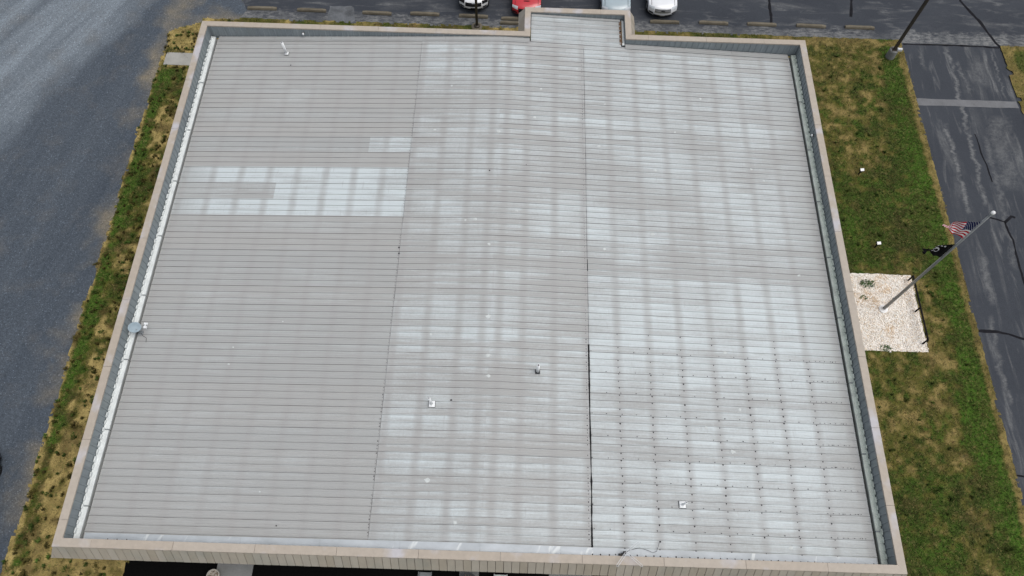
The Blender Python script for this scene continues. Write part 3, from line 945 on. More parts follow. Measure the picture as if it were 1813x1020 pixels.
# lap seams with beads of sealant
def seam(x, y0, y1, w, dz, mat, seed):
    V, F = [], []
    m = int(abs(y1 - y0) / 0.076)
    for i in range(m + 1):
        y = y0 + (y1 - y0) * i / m
        f = y / RIB - round(y / RIB)
        rib = 0.034 if abs(f) < 0.05 else (0.017 if abs(f) < 0.10 else 0.0)
        hw = w * (0.4 + 0.9 * float(vnoise(i * 0.21, seed, seed)))
        xo = 0.02 * (float(vnoise(i * 0.05, seed + 2, seed)) - 0.5)
        V += [(x + xo - hw, y, zr(x) + dz + rib), (x + xo, y, zr(x) + dz + rib + 0.006), (x + xo + hw, y, zr(x) + dz + rib)]
    for i in range(m):
        for k in range(2):
            a = i * 3 + k
            F.append((a, a + 1, a + 4, a + 3))
    return part(mesh_obj('seam_strip', V, F, mat), roof)
s_ = seam(XR + 0.07, -16.15, -24.46, 0.030, 0.012, M['black'], 4); s_['label'] = 'black sealant bead along the right lap seam'
seam(XR + 0.07, 0.7, -16.14, 0.007, 0.011, M['screw'], 6)
seam(XR + 0.07, -12.0, -12.6, 0.022, 0.0125, M['black'], 8)
seam(XL - 0.01, 0.7, -24.42, 0.005, 0.011, M['screw'], 9)

# fasteners: neoprene washers at purlins, laps and along the front flashing
scr = MB()
def washer(x, y, r, z=None, h=0.014):
    z0 = (zr(x) if z is None else z)
    n_ = 6
    V = [(x + r * math.cos(6.283 * k / n_), y + r * math.sin(6.283 * k / n_), z0) for k in range(n_)] + [(x + 0.6 * r * math.cos(6.283 * k / n_), y + 0.6 * r * math.sin(6.283 * k / n_), z0 + h) for k in range(n_)]
    F = [(k, (k + 1) % n_, n_ + (k + 1) % n_, n_ + k) for k in range(n_)] + [tuple(range(n_, 2 * n_))]
    scr.add(V, F)
rs = random.Random(5)
for i in range(50, 82):
    y = -RIB * i - 0.055
    fade = min(1.0, (i - 49) / 9)
    for kx in range(4, 11):
        if rs.random() < 0.45 + 0.5 * fade:
            washer(PUR * kx + rs.uniform(-.02, .02), y + rs.uniform(-.01, .01), 0.021 + 0.012 * fade * rs.random() + (0.008 if rs.random() < .2 else 0), None, 0.02)
for i in range(54, 81, 3):
    for kx in range(0, 18):
        x = 4.35 + kx * 0.62
        if rs.random() < 0.75:
            washer(x + rs.uniform(-.03, .03), -RIB * i + 0.03 + rs.uniform(-.006, .006), 0.017 + 0.010 * rs.random(), zr(x) + 0.022, 0.02)
    for kx in range(6):
        washer(13.9 + kx * 0.22 + rs.uniform(-.03, .03), -RIB * i + 0.03, 0.018, zr(14) + 0.02, 0.02)
for i in range(0, 81):
    for q in (0.08, 0.2):
        if rs.random() < 0.7:
            washer(XL - 0.05, -RIB * i - q, 0.010 + 0.010 * rs.random() * (1.5 if i > 60 else 0.6), zr(XL) + 0.006)
        if rs.random() < 0.75:
            washer(XR - 0.05, -RIB * i - q, 0.012 + 0.012 * rs.random() * (1.5 if i > 50 else 0.6), zr(XR) + 0.009)
for kx in range(40):
    x = 4.3 + kx * 0.285
    if x < 15.3:
        washer(x + rs.uniform(-.04, .04), -24.68 + rs.uniform(-.015, .015), rs.uniform(0.024, 0.036), zr(x) + 0.045)
for x in (-14.35, -13.98, -13.6):
    washer(x, -24.66, 0.03, zr(x) + 0.045)
for (x, y, r_) in ((-1.47, -18.86, 0.05), (-0.37, -7.42, 0.04), (-11.09, -0.87, 0.035), (-7.9, -24.0, 0.03), (-4.30, -12.0, 0.045), (-4.33, -11.7, 0.045), (1.38, -7.0, 0.03)):
    washer(x, y, r_, zr(x) + 0.012, 0.03)
fo = part(scr.build('fasteners', M['screw']), roof); fo['kind'] = 'stuff'
# dabs of white sealant
DABS = [(-0.02, -5.07, .13), (-0.09, -15.05, .16), (-0.01, -16.85, .15), (0.03, -17.76, .12), (-2.54, -15.94, .07), (7.67, -6.89, .10), (7.34, -10.49, .13), (5.06, -11.41, .11), (-0.22, -11.46, .12), (0.99, -9.61, .10), (-0.93, -10.14, .13), (-1.38, -10.21, .08), (12.46, -6.49, .10), (13.0, -7.12, .08), (9.08, -19.57, .10), (10.09, -20.53, .13), (10.58, -18.73, .10), (11.26, -18.67, .07), (14.03, -12.25, .10), (10.18, -16.23, .13), (-8.78, -22.74, .06), (-11.04, -16.79, .06), (-11.07, -17.46, .06), (-9.08, -15.55, .05), (-2.53, -2.21, .08), (2.04, -2.26, .10), (3.91, -0.88, .07), (-2.21, -22.13, .15), (-1.01, -23.81, .13), (11.99, -24.18, .12), (10.28, -2.25, .09), (3.14, -11.67, .08), (1.75, -4.1, .11), (-3.19, -5.02, .10), (4.93, -5.74, .11), (-5.2, -7.4, .05), (5.3, -3.1, .07), (8.8, -4.6, .08), (6.3, -13.9, .08), (12.9, -15.1, .07)]
for k, (x, y, r_) in enumerate(DABS):
    rr = random.Random(k)
    n_ = 11
    off = -((y / RIB) % 1) * RIB
    y = y if 0.06 < (-off) < 0.25 else y + 0.1
    V = [(x, y, zr(x) + 0.020)] + [(x + r_ * rr.uniform(.55, 1.25) * 0.8 * math.cos(6.283 * q / n_), y + r_ * rr.uniform(.5, 1.1) * 0.7 * math.sin(6.283 * q / n_), zr(x) + 0.013) for q in range(n_)]
    part(mesh_obj('sealant_dab', V, [(0, 1 + q, 1 + (q + 1) % n_) for q in range(n_)], M['dab']), roof)

# ---- gutters inside the parapet
gl = {}
for side, mat in ((-1, 'gutter'), (1, 'gutter_green')):
    t = MB()
    x0, x1 = (EAVE - 0.03) * side, 15.53 * side
    zb = zr(EAVE) - 0.20
    t.add([(x0 - .06 * side, -24.7, zb), (x1, -24.7, zb), (x1, 1.1, zb), (x0 - .06 * side, 1.1, zb)], [(0, 1, 2, 3)])
    tr = part(t.build('gutter', M['black_metal']), bld)
    ys = [1.10] + [0.95 - 3.05 * i for i in range(1, 9)] + [-24.72]
    for i in range(len(ys) - 1):
        ya, yb = ys[i] - 0.008, ys[i + 1] + 0.008
        rr = random.Random(i + 50 * side)
        jz = rr.uniform(-0.006, 0.006)
        m = 6
        V, F = [], []
        wv = [rr.uniform(-0.012, 0.012) for _ in range(m + 1)]
        for q in range(m + 1):
            y = ya + (yb - ya) * q / m
            prof = [(15.685, zr(EAVE) + 0.075), (15.62, zr(EAVE) + 0.055), (15.495 + wv[q] * .5, zr(EAVE) + 0.040), (15.475 + wv[q] * .5, zr(EAVE) + 0.02), (15.48, zb + 0.002)]
            V += [(a * side, y, z_ + jz) for a, z_ in prof]
        for q in range(m):
            for k in range(4):
                a = q * 5 + k
                F.append((a, a + 1, a + 6, a + 5))
        # closure bumps where the wall ribs land
        mb = MB(); mb.add(V, F)
        y = math.floor(ya / RIB) * RIB
        while y > yb + 0.1:
            ww = rr.uniform(0.075, 0.115)
            xa, xb = sorted((15.625 * side, 15.675 * side))
            mb.box(xa, xb, y - ww, y + ww, zr(EAVE) + 0.05, zr(EAVE) + 0.17 + rr.uniform(-.03, .03), 0.006)
            y -= RIB
        part(mb.build('gutter_section', M[mat]), tr)
        # joint band
        if 0 < i:
            xa, xb = sorted((15.462 * side, 15.66 * side))
            part(MB().box(xa, xb, ys[i] - 0.025, ys[i] + 0.025, zr(EAVE) + 0.05, zr(EAVE) + 0.066).build('gutter_joint', M['warm_metal']), tr)
# short gutter on the porch roof
pg = MB()
pg.box(6.36, 6.47, 1.15, 2.80, zr(6.4) + 0.00, zr(6.4) + 0.05, 0.008)
y = 1.2
while y < 2.75:
    pg.box(6.40, 6.475, y, y + 0.1, zr(6.4) + 0.05, zr(6.4) + 0.075, 0.006); y += 0.2
pg.box(6.33, 6.46, 1.02, 1.16, zr(6.4) + 0.01, zr(6.4) + 0.075, 0.01)
part(pg.build('gutter', M['gutter']), bld)
part(MB().box(6.20, 6.35, 1.10, 2.78, zr(6.3) - 0.03, zr(6.3) + 0.012).build('gutter_trough', M['soil']), bld)
part(MB().lathe([(0.05, 0.0), (0.05, 0.012)], 10, (6.27, 2.05, zr(6.3) + 0.013)).build('drain_outlet', M['black']), bld)

# ---- parapet: core, inner cladding, coping, fascia
def ring_prism(name, a, b, z0, z1, mat, parent):
    n = len(a); V = []
    for P, z in ((a, z0), (b, z0), (a, z1), (b, z1)):
        V += [(p[0], p[1], z) for p in P]
    F = []
    for i in range(n):
        j = (i + 1) % n
        F += [(i, j, 2 * n + j, 2 * n + i), (n + j, n + i, 3 * n + i, 3 * n + j), (2 * n + i, 2 * n + j, 3 * n + j, 3 * n + i), (j, i, n + i, n + j)]
    return part(mesh_obj(name, V, F, mat), parent)
parapet = ring_prism('parapet', offset(OUT, 0.03), offset(OUT, CW - 0.03), 3.80, ZC - 0.06, M['clad'], bld)

def clad_panel(p0, d, nrm, width, zt, zfun):
    V, F = [], []
    prof = []
    s = 0.0
    while s < width - 0.02:
        for a, o in ((0.0, 0.0), (0.05, 0.0), (0.06, 0.032), (0.11, 0.032), (0.12, 0.0)):
            if s + a < width: prof.append((s + a, o))
        s += RIB
    prof.append((width - 0.003, 0.0))
    for (s, o) in prof:
        q = p0 + d * s + nrm * (0.008 + o)
        V += [(q.x, q.y, zfun(q.x)), (q.x, q.y, zt)]
    for i in range(len(prof) - 1):
        F.append((2 * i, 2 * i + 2, 2 * i + 3, 2 * i + 1))
    return part(mesh_obj('cladding_panel', V, F, M['clad']), parapet)
FIN = offset(OUT, CW - 0.03)
for i in range(8):
    a, b_ = Vector(FIN[i]), Vector(FIN[(i + 1) % 8])
    d = (b_ - a); L = d.length; d.normalize()
    nrm = Vector((-d.y, d.x))
    m = max(1, round(L / 0.9144))
    for k in range(m):
        s0 = L * k / m
        p0 = a + d * s0
        if i in (1, 7):      # eave sides
            zf = lambda x: zr(EAVE) - 0.02
        else:
            zf = lambda x: zr(x) + 0.03
        clad_panel(p0, d, nrm, L / m, ZC - 0.065, zf)

# coping pieces, mitred at the corners
def coping_piece(q, seed):
    """q: 4 plan points (outer a, outer b, inner b, inner a)"""
    rr = random.Random(seed)
    zt = ZC + rr.uniform(-0.004, 0.004)
    c = [Vector(v) for v in q]
    V = []
    ins = 0.012
    ctr = sum(c, Vector((0, 0))) / 4
    out_d = ((c[0] + c[1]) - (c[2] + c[3])).normalized()
    hump = 0.008
    lo = [(p.x, p.y, zt - 0.085) for p in c]
    up = [(p.x, p.y, zt - 0.010) for p in c]
    tp = [(c[0] - out_d * ins), (c[1] - out_d * ins), (c[2] + out_d * ins), (c[3] + out_d * ins)]
    tp = [(p.x, p.y, zt - (0.0 if i in (0, 1) else 0.006)) for i, p in enumerate(tp)]
    V = lo + up + tp
    F = []
    for k in range(4):
        j = (k + 1) % 4
        F += [(k, j, 4 + j, 4 + k), (4 + k, 4 + j, 8 + j, 8 + k)]
    F.append((8, 9, 10, 11))
    return part(mesh_obj('coping', V, F, M['coping']), parapet)
sd_ = 0
for i in range(8):
    a, b_ = Vector(OUT[i]), Vector(OUT[(i + 1) % 8])
    ia, ib = Vector(INN[i]), Vector(INN[(i + 1) % 8])
    d = (b_ - a); L = d.length; d.normalize()
    # joints every 3.07 m, offsets read from the photograph
    start = {0: 1.44, 1: 2.5, 2: 2.2, 7: 0.97}.get(i, 1.6)
    cuts = []
    s = start
    while s < L - 0.5:
        cuts.append(s); s += 3.07
    if L < 2: cuts = []
    st_o = [a] + [a + d * s for s in cuts] + [b_]
    nrm = Vector((-d.y, d.x))
    st_i = [ia] + [a + d * s + nrm * CW for s in cuts] + [ib]
    for k in range(len(st_o) - 1):
        g0 = d * (0.006 if k > 0 else 0.001); g1 = d * (-0.006 if k < len(st_o) - 2 else -0.001)
        sd_ += 1
        coping_piece([st_o[k] + g0, st_o[k + 1] + g1, st_i[k + 1] + g1, st_i[k] + g0], sd_)

# sloping fascia boards below the coping
FOUT = 0.33
FZ0, FZ1 = ZC - 0.088, 3.96
fascia = ring_prism('fascia', offset(OUT, 0.06), offset(OUT, 0.10), FZ1 + 0.05, FZ0, M['deck'], bld)
def clip(poly, f):
    """keep points with f(p) >= 0"""
    res = []
    for i in range(len(poly)):
        p, q = poly[i], poly[(i + 1) % len(poly)]
        a, b2 = f(p), f(q)
        if a >= 0: res.append(p)
        if (a >= 0) != (b2 >= 0):
            t = a / (a - b2)
            res.append((p[0] + (q[0] - p[0]) * t, p[1] + (q[1] - p[1]) * t))
    return res
def convex(i):
    p0, p1, p2 = Vector(OUT[i - 1]), Vector(OUT[i]), Vector(OUT[(i + 1) % 8])
    return (p1 - p0).cross(p2 - p1) > 0
for i in range(8):
    a, b_ = Vector(OUT[i]) , Vector(OUT[(i + 1) % 8])
    d = (b_ - a); L = d.length; d.normalize()
    on = Vector((d.y, -d.x))
    aL = -FOUT if convex(i) else FOUT
    aR = FOUT if convex((i + 1) % 8) else -FOUT
    pitch = 0.3048 if i in (0, 3, 4, 5) else 0.9144
    s = -0.45
    slope_n = Vector((on.x, on.y, 0)) * (FZ0 - FZ1) + Vector((0, 0, FOUT)); slope_n.normalize()
    while s < L + 0.45:
        poly = [(s + 0.009, 0), (s + pitch - 0.009, 0), (s + pitch - 0.009, 1), (s + 0.009, 1)]
        poly = clip(poly, lambda p: p[0] - aL * p[1] - 0.002)
        poly = clip(poly, lambda p: L + aR * p[1] - 0.002 - p[0]) if len(poly) > 2 else []
        if len(poly) > 2:
            jit = random.uniform(0, 0.008)
            jb = random.uniform(-0.012, 0.012)
            def P(sx, tt, off):
                q = a + d * sx + on * (FOUT * tt)
                v = Vector((q.x, q.y, FZ0 + (FZ1 - FZ0 + jb * (tt > .9)) * tt)) + slope_n * off
                return v
            f_ = MB()
            n_ = len(poly)
            f_.add([P(x, t_, jit) for x, t_ in poly] + [P(x, t_, -0.03) for x, t_ in poly],
                   [tuple(range(n_ - 1, -1, -1))] + [(k, (k + 1) % n_, n_ + (k + 1) % n_, n_ + k) for k in range(n_)])
            # standing rib on the left edge of the board
            tr_ = 1.0 if aL <= 0 or s > aL else 0
            if False:
                for (sa, sb) in (((s + 0.013), (s + 0.040)),):
                    t1 = 0.98
                    f_.add([P(sa, 0.02, jit + .001), P(sb, 0.02, jit + .001), P(sb, t1, jit + .001), P(sa, t1, jit + .001), P(sa + .006, 0.02, jit + .030), P(sb - .006, 0.02, jit + .030), P(sb - .006, t1, jit + .030), P(sa + .006, t1, jit + .030)],
                           [(4, 7, 6, 5), (0, 3, 7, 4), (1, 5, 6, 2), (3, 2, 6, 7), (0, 4, 5, 1)])
            part(f_.build('fascia_board', M['fascia']), fascia)
        s += pitch

# ------------------------------------------------------------------ roof fittings
def vent(x, y, h, plate, label, lean=0.0, r=0.055, square=True, collar='white'):
    e = empty('vent_pipe', (x, y, zr(x)))
    tag(e, label, 'vent', 'plumbing vents on the roof')
    m = MB()
    if square:
        m.box(-plate * 1.12, plate * 1.12, -plate * 1.12, plate * 1.12, 0.03, 0.05, 0.006)
    m.build('rubber_boot', M['boot'], e)
    m = MB()
    m.box(-plate, plate, -plate, plate, 0.051, 0.075, 0.01)
    m.lathe([(r * 1.5, 0.075), (r * 1.3, 0.10), (r * 1.08, 0.12)], 14)
    m.build('flashing_collar', M[collar], e)
    p = MB()
    top = Vector((lean, 0.0, h))
    p.tube([(0, 0, 0.05), tuple(top)], r, 14)
    pp = p.build('pipe', M['white'], e, True)
    q = MB().lathe([(r * 0.5, 0), (r * 0.5, 0.004)], 12, (top.x, 0, h + 0.001))
    q.build('pipe_mouth', M['boot'], e)
    return e
vent(-11.42, -0.09, 0.84, 0.10, 'tallest white vent pipe, near the back left of the roof', -0.05, 0.066)
vent(2.08, -17.50, 0.85, 0.09, 'white vent pipe with dark boot, just right of the ridge', 0.0, 0.068, True, 'boot')
vent(-2.25, -19.05, 0.85, 0.13, 'white vent on a square plate, just left of the ridge', -0.05, 0.05)
vent(7.86, -22.72, 0.55, 0.13, 'short white vent on a square plate, front right of the roof', 0.05, 0.045)

# satellite dish by the left gutter
e = empty('satellite_dish', (-15.22, -16.12, zr(15.22)))
tag(e, 'grey-blue satellite dish beside the left gutter', 'dish')
m = MB(); m.box(-0.10, 0.10, -0.10, 0.10, 0.035, 0.05); m.tube([(0, 0, 0.05), (0, 0, 0.30), (-0.05, 0.02, 0.42)], 0.022, 8)
m.build('mast', M['warm_metal'], e, False)
prof_n, rings = 20, 5
nd = Vector((0.42, -0.30, 0.86)).normalized()
ex = Vector((1, 0.25, 0)); ex = (ex - nd * ex.dot(nd)).normalized(); ey = nd.cross(ex)
c0 = Vector((-0.09, 0.08, 0.50))
V, F = [c0 - nd * 0.07], []
for i in range(1, rings + 1):
    rr_ = i / rings
    for k in range(prof_n):
        t_ = 6.2832 * k / prof_n
        V.append(c0 + ex * (0.265 * rr_ * math.cos(t_)) + ey * (0.225 * rr_ * math.sin(t_)) + nd * (0.07 * rr_ ** 2 - 0.07))
for k in range(prof_n):
    F.append((0, 1 + k, 1 + (k + 1) % prof_n))
for i in range(rings - 1):
    for k in range(prof_n):
        l = (k + 1) % prof_n; b0 = 1 + i * prof_n
        F.append((b0 + k, b0 + prof_n + k, b0 + prof_n + l, b0 + l))
dsh = mesh_obj('reflector', V, F, M['dish'], e, True)
sm = dsh.modifiers.new('thick', 'SOLIDIFY'); sm.thickness = 0.012
m = MB(); m.tube([tuple(c0 + ex * 0.30 - nd * 0.05), tuple(c0 + ex * 0.40 + nd * 0.12), tuple(c0 + ex * 0.42 + nd * 0.22)], 0.012, 6)
m.build('feed_arm', M['warm_metal'], e)
cl = c0 + ex * 0.42 + nd * 0.20
m = MB(); m.box(cl.x - 0.06, cl.x + 0.09, cl.y + 0.03, cl.y + 0.12, cl.z - 0.04, cl.z + 0.04, 0.012)
m.box(cl.x - 0.05, cl.x + 0.09, cl.y - 0.14, cl.y - 0.05, cl.z - 0.04, cl.z + 0.04, 0.012)
m.box(cl.x - 0.02, cl.x + 0.02, cl.y - 0.10, cl.y + 0.08, cl.z - 0.02, cl.z + 0.02)
m.build('receiver_head', M['white'], e)
m = MB(); m.tube([(0.02, 0, 0.05), (0.12, -0.12, 0.05), (0.30, -0.22, 0.05), (0.33, -0.42, 0.05)], 0.008, 5)
m.build('lead', M['black'], e)

# antenna with looped whiskers clamped behind the front parapet
e = empty('tv_antenna', (5.46, -24.62, zr(5.46)))
tag(e, 'small aerial with pale looped whiskers behind the front parapet', 'antenna')
MB().tube([(0, 0, 0.02), (0, -0.02, 0.62)], 0.018, 8).build('mast', M['black_metal'], e)
m = MB(); m.box(-0.20, -0.02, -0.09, -0.01, 0.08, 0.17, 0.015); m.box(-0.05, 0.09, -0.03, 0.06, 0.20, 0.30, 0.015); m.tube([(-0.16, -0.05, 0.1), (0.10, 0.05, 0.30)], 0.02, 6)
m.build('clamp', M['black_metal'], e)
def loop(tx, ty, tz):
    c = Vector((0.02, -0.01, 0.60)); t_ = Vector((tx, ty, tz)); d = (t_ - c).normalized(); s = d.cross(Vector((0, 0, 1))).normalized() * 0.035
    pts = [c + s * 0.3, c + d * 0.06 + s, t_ - d * 0.04 + s, t_, t_ - d * 0.04 - s, c + d * 0.06 - s, c - s * 0.3]
    return MB().tube([tuple(p) for p in pts], 0.0085, 6)
for tx, ty, tz in ((-0.36, -0.53, 0.62), (0.60, -0.50, 0.62), (0.55, 0.42, 0.62)):
    loop(tx, ty, tz).build('whisker', M['plate'], e)
cab = MB().tube([(0.05, 0.02, 0.28), (0.26, 0.14, 0.06), (0.62, 0.22, 0.065), (0.90, 0.15, 0.055), (1.12, 0.06, 0.055), (1.26, 0.12, 0.05), (1.33, 0.30, 0.05), (1.40, 0.50, 0.045)], 0.0065, 6)
cab.build('lead', M['black'], e)
# little lamps on the inner faces of the parapet
def lamp(x, y, z, ang, label):
    e = empty('parapet_lamp', (x, y, z), ang)
    tag(e, label, 'lamp', 'small lamps on the parapet')
    MB().box(-0.06, 0.06, -0.05, 0.0, -0.06, 0.06, 0.01).build('back_box', M['boot'], e)
    m = MB(); m.lathe([(0.05, 0.0), (0.055, 0.05), (0.03, 0.10)], 10, (0, -0.09, -0.03)); m.build('lamp_head', M['white'], e)
lamp(-10.66, 1.13, 4.42, 0.0, 'small white lamp on the back parapet face, above the tallest vent')
lamp(15.69, -4.56, 4.40, -math.pi / 2, 'small white lamp on the right parapet face')

# ------------------------------------------------------------------ flagpole, flags, rail, ground lights
FPX, FPY = 19.79, -11.96
e = empty('flagpole', (FPX, FPY, 0)); tag(e, 'tall grey aluminium flagpole standing in the white stones', 'flagpole')
MB().tube([(0, 0, 0.05), (0, 0, 4.5), (0, 0, 9.15)], 0.085, 16, True, 0.045).build('pole', M['alu'], e, True)
MB().lathe([(0.22, 0.03), (0.22, 0.07), (0.15, 0.10), (0.10, 0.16)], 20).build('base_collar', M['ball'], e)
m = MB(); m.lathe([(0.05, 9.15), (0.07, 9.18), (0.03, 9.24)], 12); m.build('truck', M['alu'], e)
m = MB(); m.lathe([(0.01, 0)] + [(0.085 * math.sin(math.pi * k / 10), 0.085 - 0.085 * math.cos(math.pi * k / 10)) for k in range(1, 10)] + [(0.008, 0.17)], 16, (0, 0, 9.24)); m.build('ball_finial', M['ball'], e, True)
MB().tube([(-0.09, -0.02, 9.1), (-0.10, -0.02, 5.0), (-0.10, -0.02, 1.4)], 0.007, 5).build('halyard', M['plate'], e)
MB().box(-0.13, -0.08, -0.05, 0.02, 1.25, 1.40, 0.01).build('cleat', M['warm_metal'], e)

def mat_stripes():
    t = NT('stars_and_stripes')
    uv = t.n('ShaderNodeUVMap').outputs[0]
    s = t.n('ShaderNodeSeparateXYZ'); t.put(s.inputs[0], uv)
    u, v = s.outputs[0], s.outputs[1]
    st = t.math('MODULO', t.math('FLOOR', t.math('MULTIPLY', v, 13.0)), 2.0)
    col = t.mix(st, (0.45, 0.005, 0.018), (0.74, 0.72, 0.73))
    can = t.math('MULTIPLY', t.math('LESS_THAN', u, 0.40), t.math('GREATER_THAN', v, 6 / 13))
    # staggered rows of star dots
    a = t.math('MULTIPLY', u, 5.5 / 0.40); b_ = t.math('MULTIPLY', t.math('SUBTRACT', v, 6 / 13), 4.5 / (7 / 13))
    def dots(ou, ov):
        fu = t.math('SUBTRACT', t.math('FRACT', t.math('ADD', a, ou)), 0.5); fv = t.math('SUBTRACT', t.math('FRACT', t.math('ADD', b_, ov)), 0.5)
        return t.math('LESS_THAN', t.math('ADD', t.math('MULTIPLY', fu, fu), t.math('MULTIPLY', fv, fv)), 0.016)
    dts = t.math('MAXIMUM', dots(0.0, 0.0), dots(0.5, 0.5))
    can_c = t.mix(dts, (0.006, 0.010, 0.062), (0.74, 0.74, 0.76))
    return t.out(t.mix(can, col, can_c), 0.8, 0, 0.1)
def mat_black_flag():
    t = NT('black_flag')
    uv = t.n('ShaderNodeUVMap').outputs[0]
    s = t.n('ShaderNodeSeparateXYZ'); t.put(s.inputs[0], uv)
    u, v = s.outputs[0], s.outputs[1]
    du = t.math('MULTIPLY', t.math('SUBTRACT', u, 0.5), 1.5); dv = t.math('SUBTRACT', v, 0.5)
    r2_ = t.math('ADD', t.math('MULTIPLY', du, du), t.math('MULTIPLY', dv, dv))
    disc = t.math('LESS_THAN', r2_, 0.034)
    dark = t.math('LESS_THAN', t.math('ADD', t.math('MULTIPLY', t.math('ADD', du, 0.03), t.math('ADD', du, 0.03)), t.math('MULTIPLY', t.math('ADD', dv, 0.05), t.math('ADD', dv, 0.05))), 0.012)
    lett = t.math('MULTIPLY', t.math('LESS_THAN', t.math('ABSOLUTE', t.math('SUBTRACT', v, 0.86)), 0.05), t.math('LESS_THAN', t.math('ABSOLUTE', t.math('SUBTRACT', u, 0.5)), 0.26))
    stroke = t.math('LESS_THAN', t.math('FRACT', t.math('MULTIPLY', u, 11.5)), 0.6)
    m_ = t.math('MAXIMUM', t.math('MULTIPLY', disc, t.math('SUBTRACT', 1.0, dark)), t.math('MULTIPLY', lett, stroke))
    return t.out(t.mix(m_, (0.006, 0.006, 0.007), (0.6, 0.6, 0.6)), 0.85, 0, 0.08)

def flag(name, label, z0, z1, fly, rise0, rise1, ydir, mat, seed):
    nu, nv = 36, 18
    H = z1 - z0
    V, F, UV = [], [], []
    for i in range(nu + 1):
        u = i / nu
        for j in range(nv + 1):
            v = j / nv
            top = H - rise1 * u ** 1.2
            bot = rise0 * u ** 0.75
            z = bot + (top - bot) * v
            fold = 0.13 * u * math.sin(7.5 * u + 3.2 * v + seed) + 0.06 * u * math.sin(15 * u - 4 * v + seed * 2)
            x = -0.06 - fly * (u ** 0.95) + 0.06 * u * math.sin(9 * u + 5 * v + seed) - 0.10 * u * (v - 0.5)
            y = -0.02 + fold + ydir * u
            V.append((x, y, z)); UV.append((u, v))
    for i in range(nu):
        for j in range(nv):
            a = i * (nv + 1) + j
            F.append((a, a + nv + 1, a + nv + 2, a + 1))
    o = mesh_obj(name, V, F, mat, None, True, (FPX, FPY, z0))
    uvl = o.data.uv_layers.new(name='UVMap')
    for l in o.data.loops:
        uvl.data[l.index].uv = UV[l.vertex_index]
    tag(o, label, 'flag')
    return o
flag('flag', 'red, white and blue stars-and-stripes flag on the flagpole', 7.25, 8.70, 1.30, 0.85, 0.30, -0.02, mat_stripes(), 0.6)
flag('flag', 'black flag with white emblem below the striped flag', 5.58, 6.83, 1.12, 0.55, 0.55, 0.0, mat_black_flag(), 2.1)

e = empty('railing', (21.42, -12.03, 0)); tag(e, 'low black metal rail on the edge of the white stones', 'railing')
MB().tube([(0.0, 1.80, 0.54), (0.0, -1.78, 0.54)], 0.046, 8).build('rail', M['black'], e)
for y in (1.77, 0.0, -1.75):
    MB().tube([(0, y, -0.02), (0, y, 0.54)], 0.042, 8).build('post', M['black'], e)

def spot(x, y, label):
    e = empty('ground_spotlight', (x, y, 0.0)); tag(e, label, 'spotlight', 'flag spotlights on the lawn')
    m = MB(); m.tube([(0, 0, -0.02), (0, 0, 0.34)], 0.045, 8); m.box(-0.07, 0.07, -0.05, 0.05, 0.34, 0.38); m.build('stake', M['black_metal'], e)
    nrm = Vector((0.05, -0.35, 0.9)).normalized()
    a = Vector((1, 0.12, 0)); a = (a - nrm * a.dot(nrm)).normalized(); c = nrm.cross(a)
    ctr = Vector((0.03, 0.02, 0.46))
    def slab(o0, o1, hw, hh):
        V = []
        for o in (o0, o1):
            for sa, sb in ((-1, -1), (1, -1), (1, 1), (-1, 1)):
                V.append(ctr + nrm * o + a * hw * sa + c * hh * sb)
        return MB().add(V, [(3, 2, 1, 0), (4, 5, 6, 7), (0, 1, 5, 4), (1, 2, 6, 5), (2, 3, 7, 6), (3, 0, 4, 7)])
    slab(-0.09, 0.02, 0.115, 0.085).build('housing', M['black_metal'], e)
    slab(0.021, 0.027, 0.102, 0.072).build('lamp_face', M['ball'], e)
spot(19.98, -3.72, 'black ground spotlight with white face, on the dry grass farther from the stones')
spot(20.03, -8.36, 'black ground spotlight with white face, on green grass nearer the white stones')

# ------------------------------------------------------------------ light poles
def light_pole(x, y, label, pier, rz):
    e = empty('light_pole', (x, y, 0), rz); tag(e, label, 'light pole', 'parking lot light poles')
    zb = 0.0
    if pier:
        MB().lathe([(0.27, -0.03), (0.26, 0.60), (0.24, 0.66)], 20).build('concrete_pier', M['walk'], e)
        zb = 0.66
        MB().box(0.12, 0.42, -0.12, 0.02, 0.62, 0.80, 0.015).build('junction_box', M['plate'], e)
    else:
        MB().lathe([(0.34, -0.02), (0.34, 0.06), (0.28, 0.09), (0.26, 0.10)], 24).build('concrete_pier', M['stop'], e)
        zb = 0.10
        MB().lathe([(0.19, 0.10), (0.17, 0.16), (0.11, 0.20)], 16).build('base_cover', M['bronze'], e)
    MB().box(-0.16, 0.16, -0.16, 0.16, zb, zb + 0.03, 0.005).build('base_plate', M['bronze'], e)
    r_ = 0.072 if pier else 0.072
    V = MB(); V.box(-r_, r_, -r_, r_, zb + 0.031, 7.6, 0.012); V.build('pole', M['bronze'], e)
    V = MB(); V.box(-0.04, 0.04, -0.75, 0.75, 7.45, 7.52); V.build('arm', M['bronze'], e)
    for s in (-1, 1):
        h = MB(); h.box(-0.2, 0.2, s * 0.95 - 0.3, s * 0.95 + 0.3, 7.42, 7.58, 0.03); hd = h.build('lamp_head', M['bronze'], e)
        g = MB(); g.box(-0.15, 0.15, s * 0.95 - 0.24, s * 0.95 + 0.24, 7.405, 7.418); g.build('lens', M['lens'], hd)
    return e
light_pole(23.42, 5.02, 'dark light pole on a round concrete pier at the lawn corner', True, 0)
light_pole(-1.80, 6.40, 'dark light pole behind the building in front of a white car', False, 0)

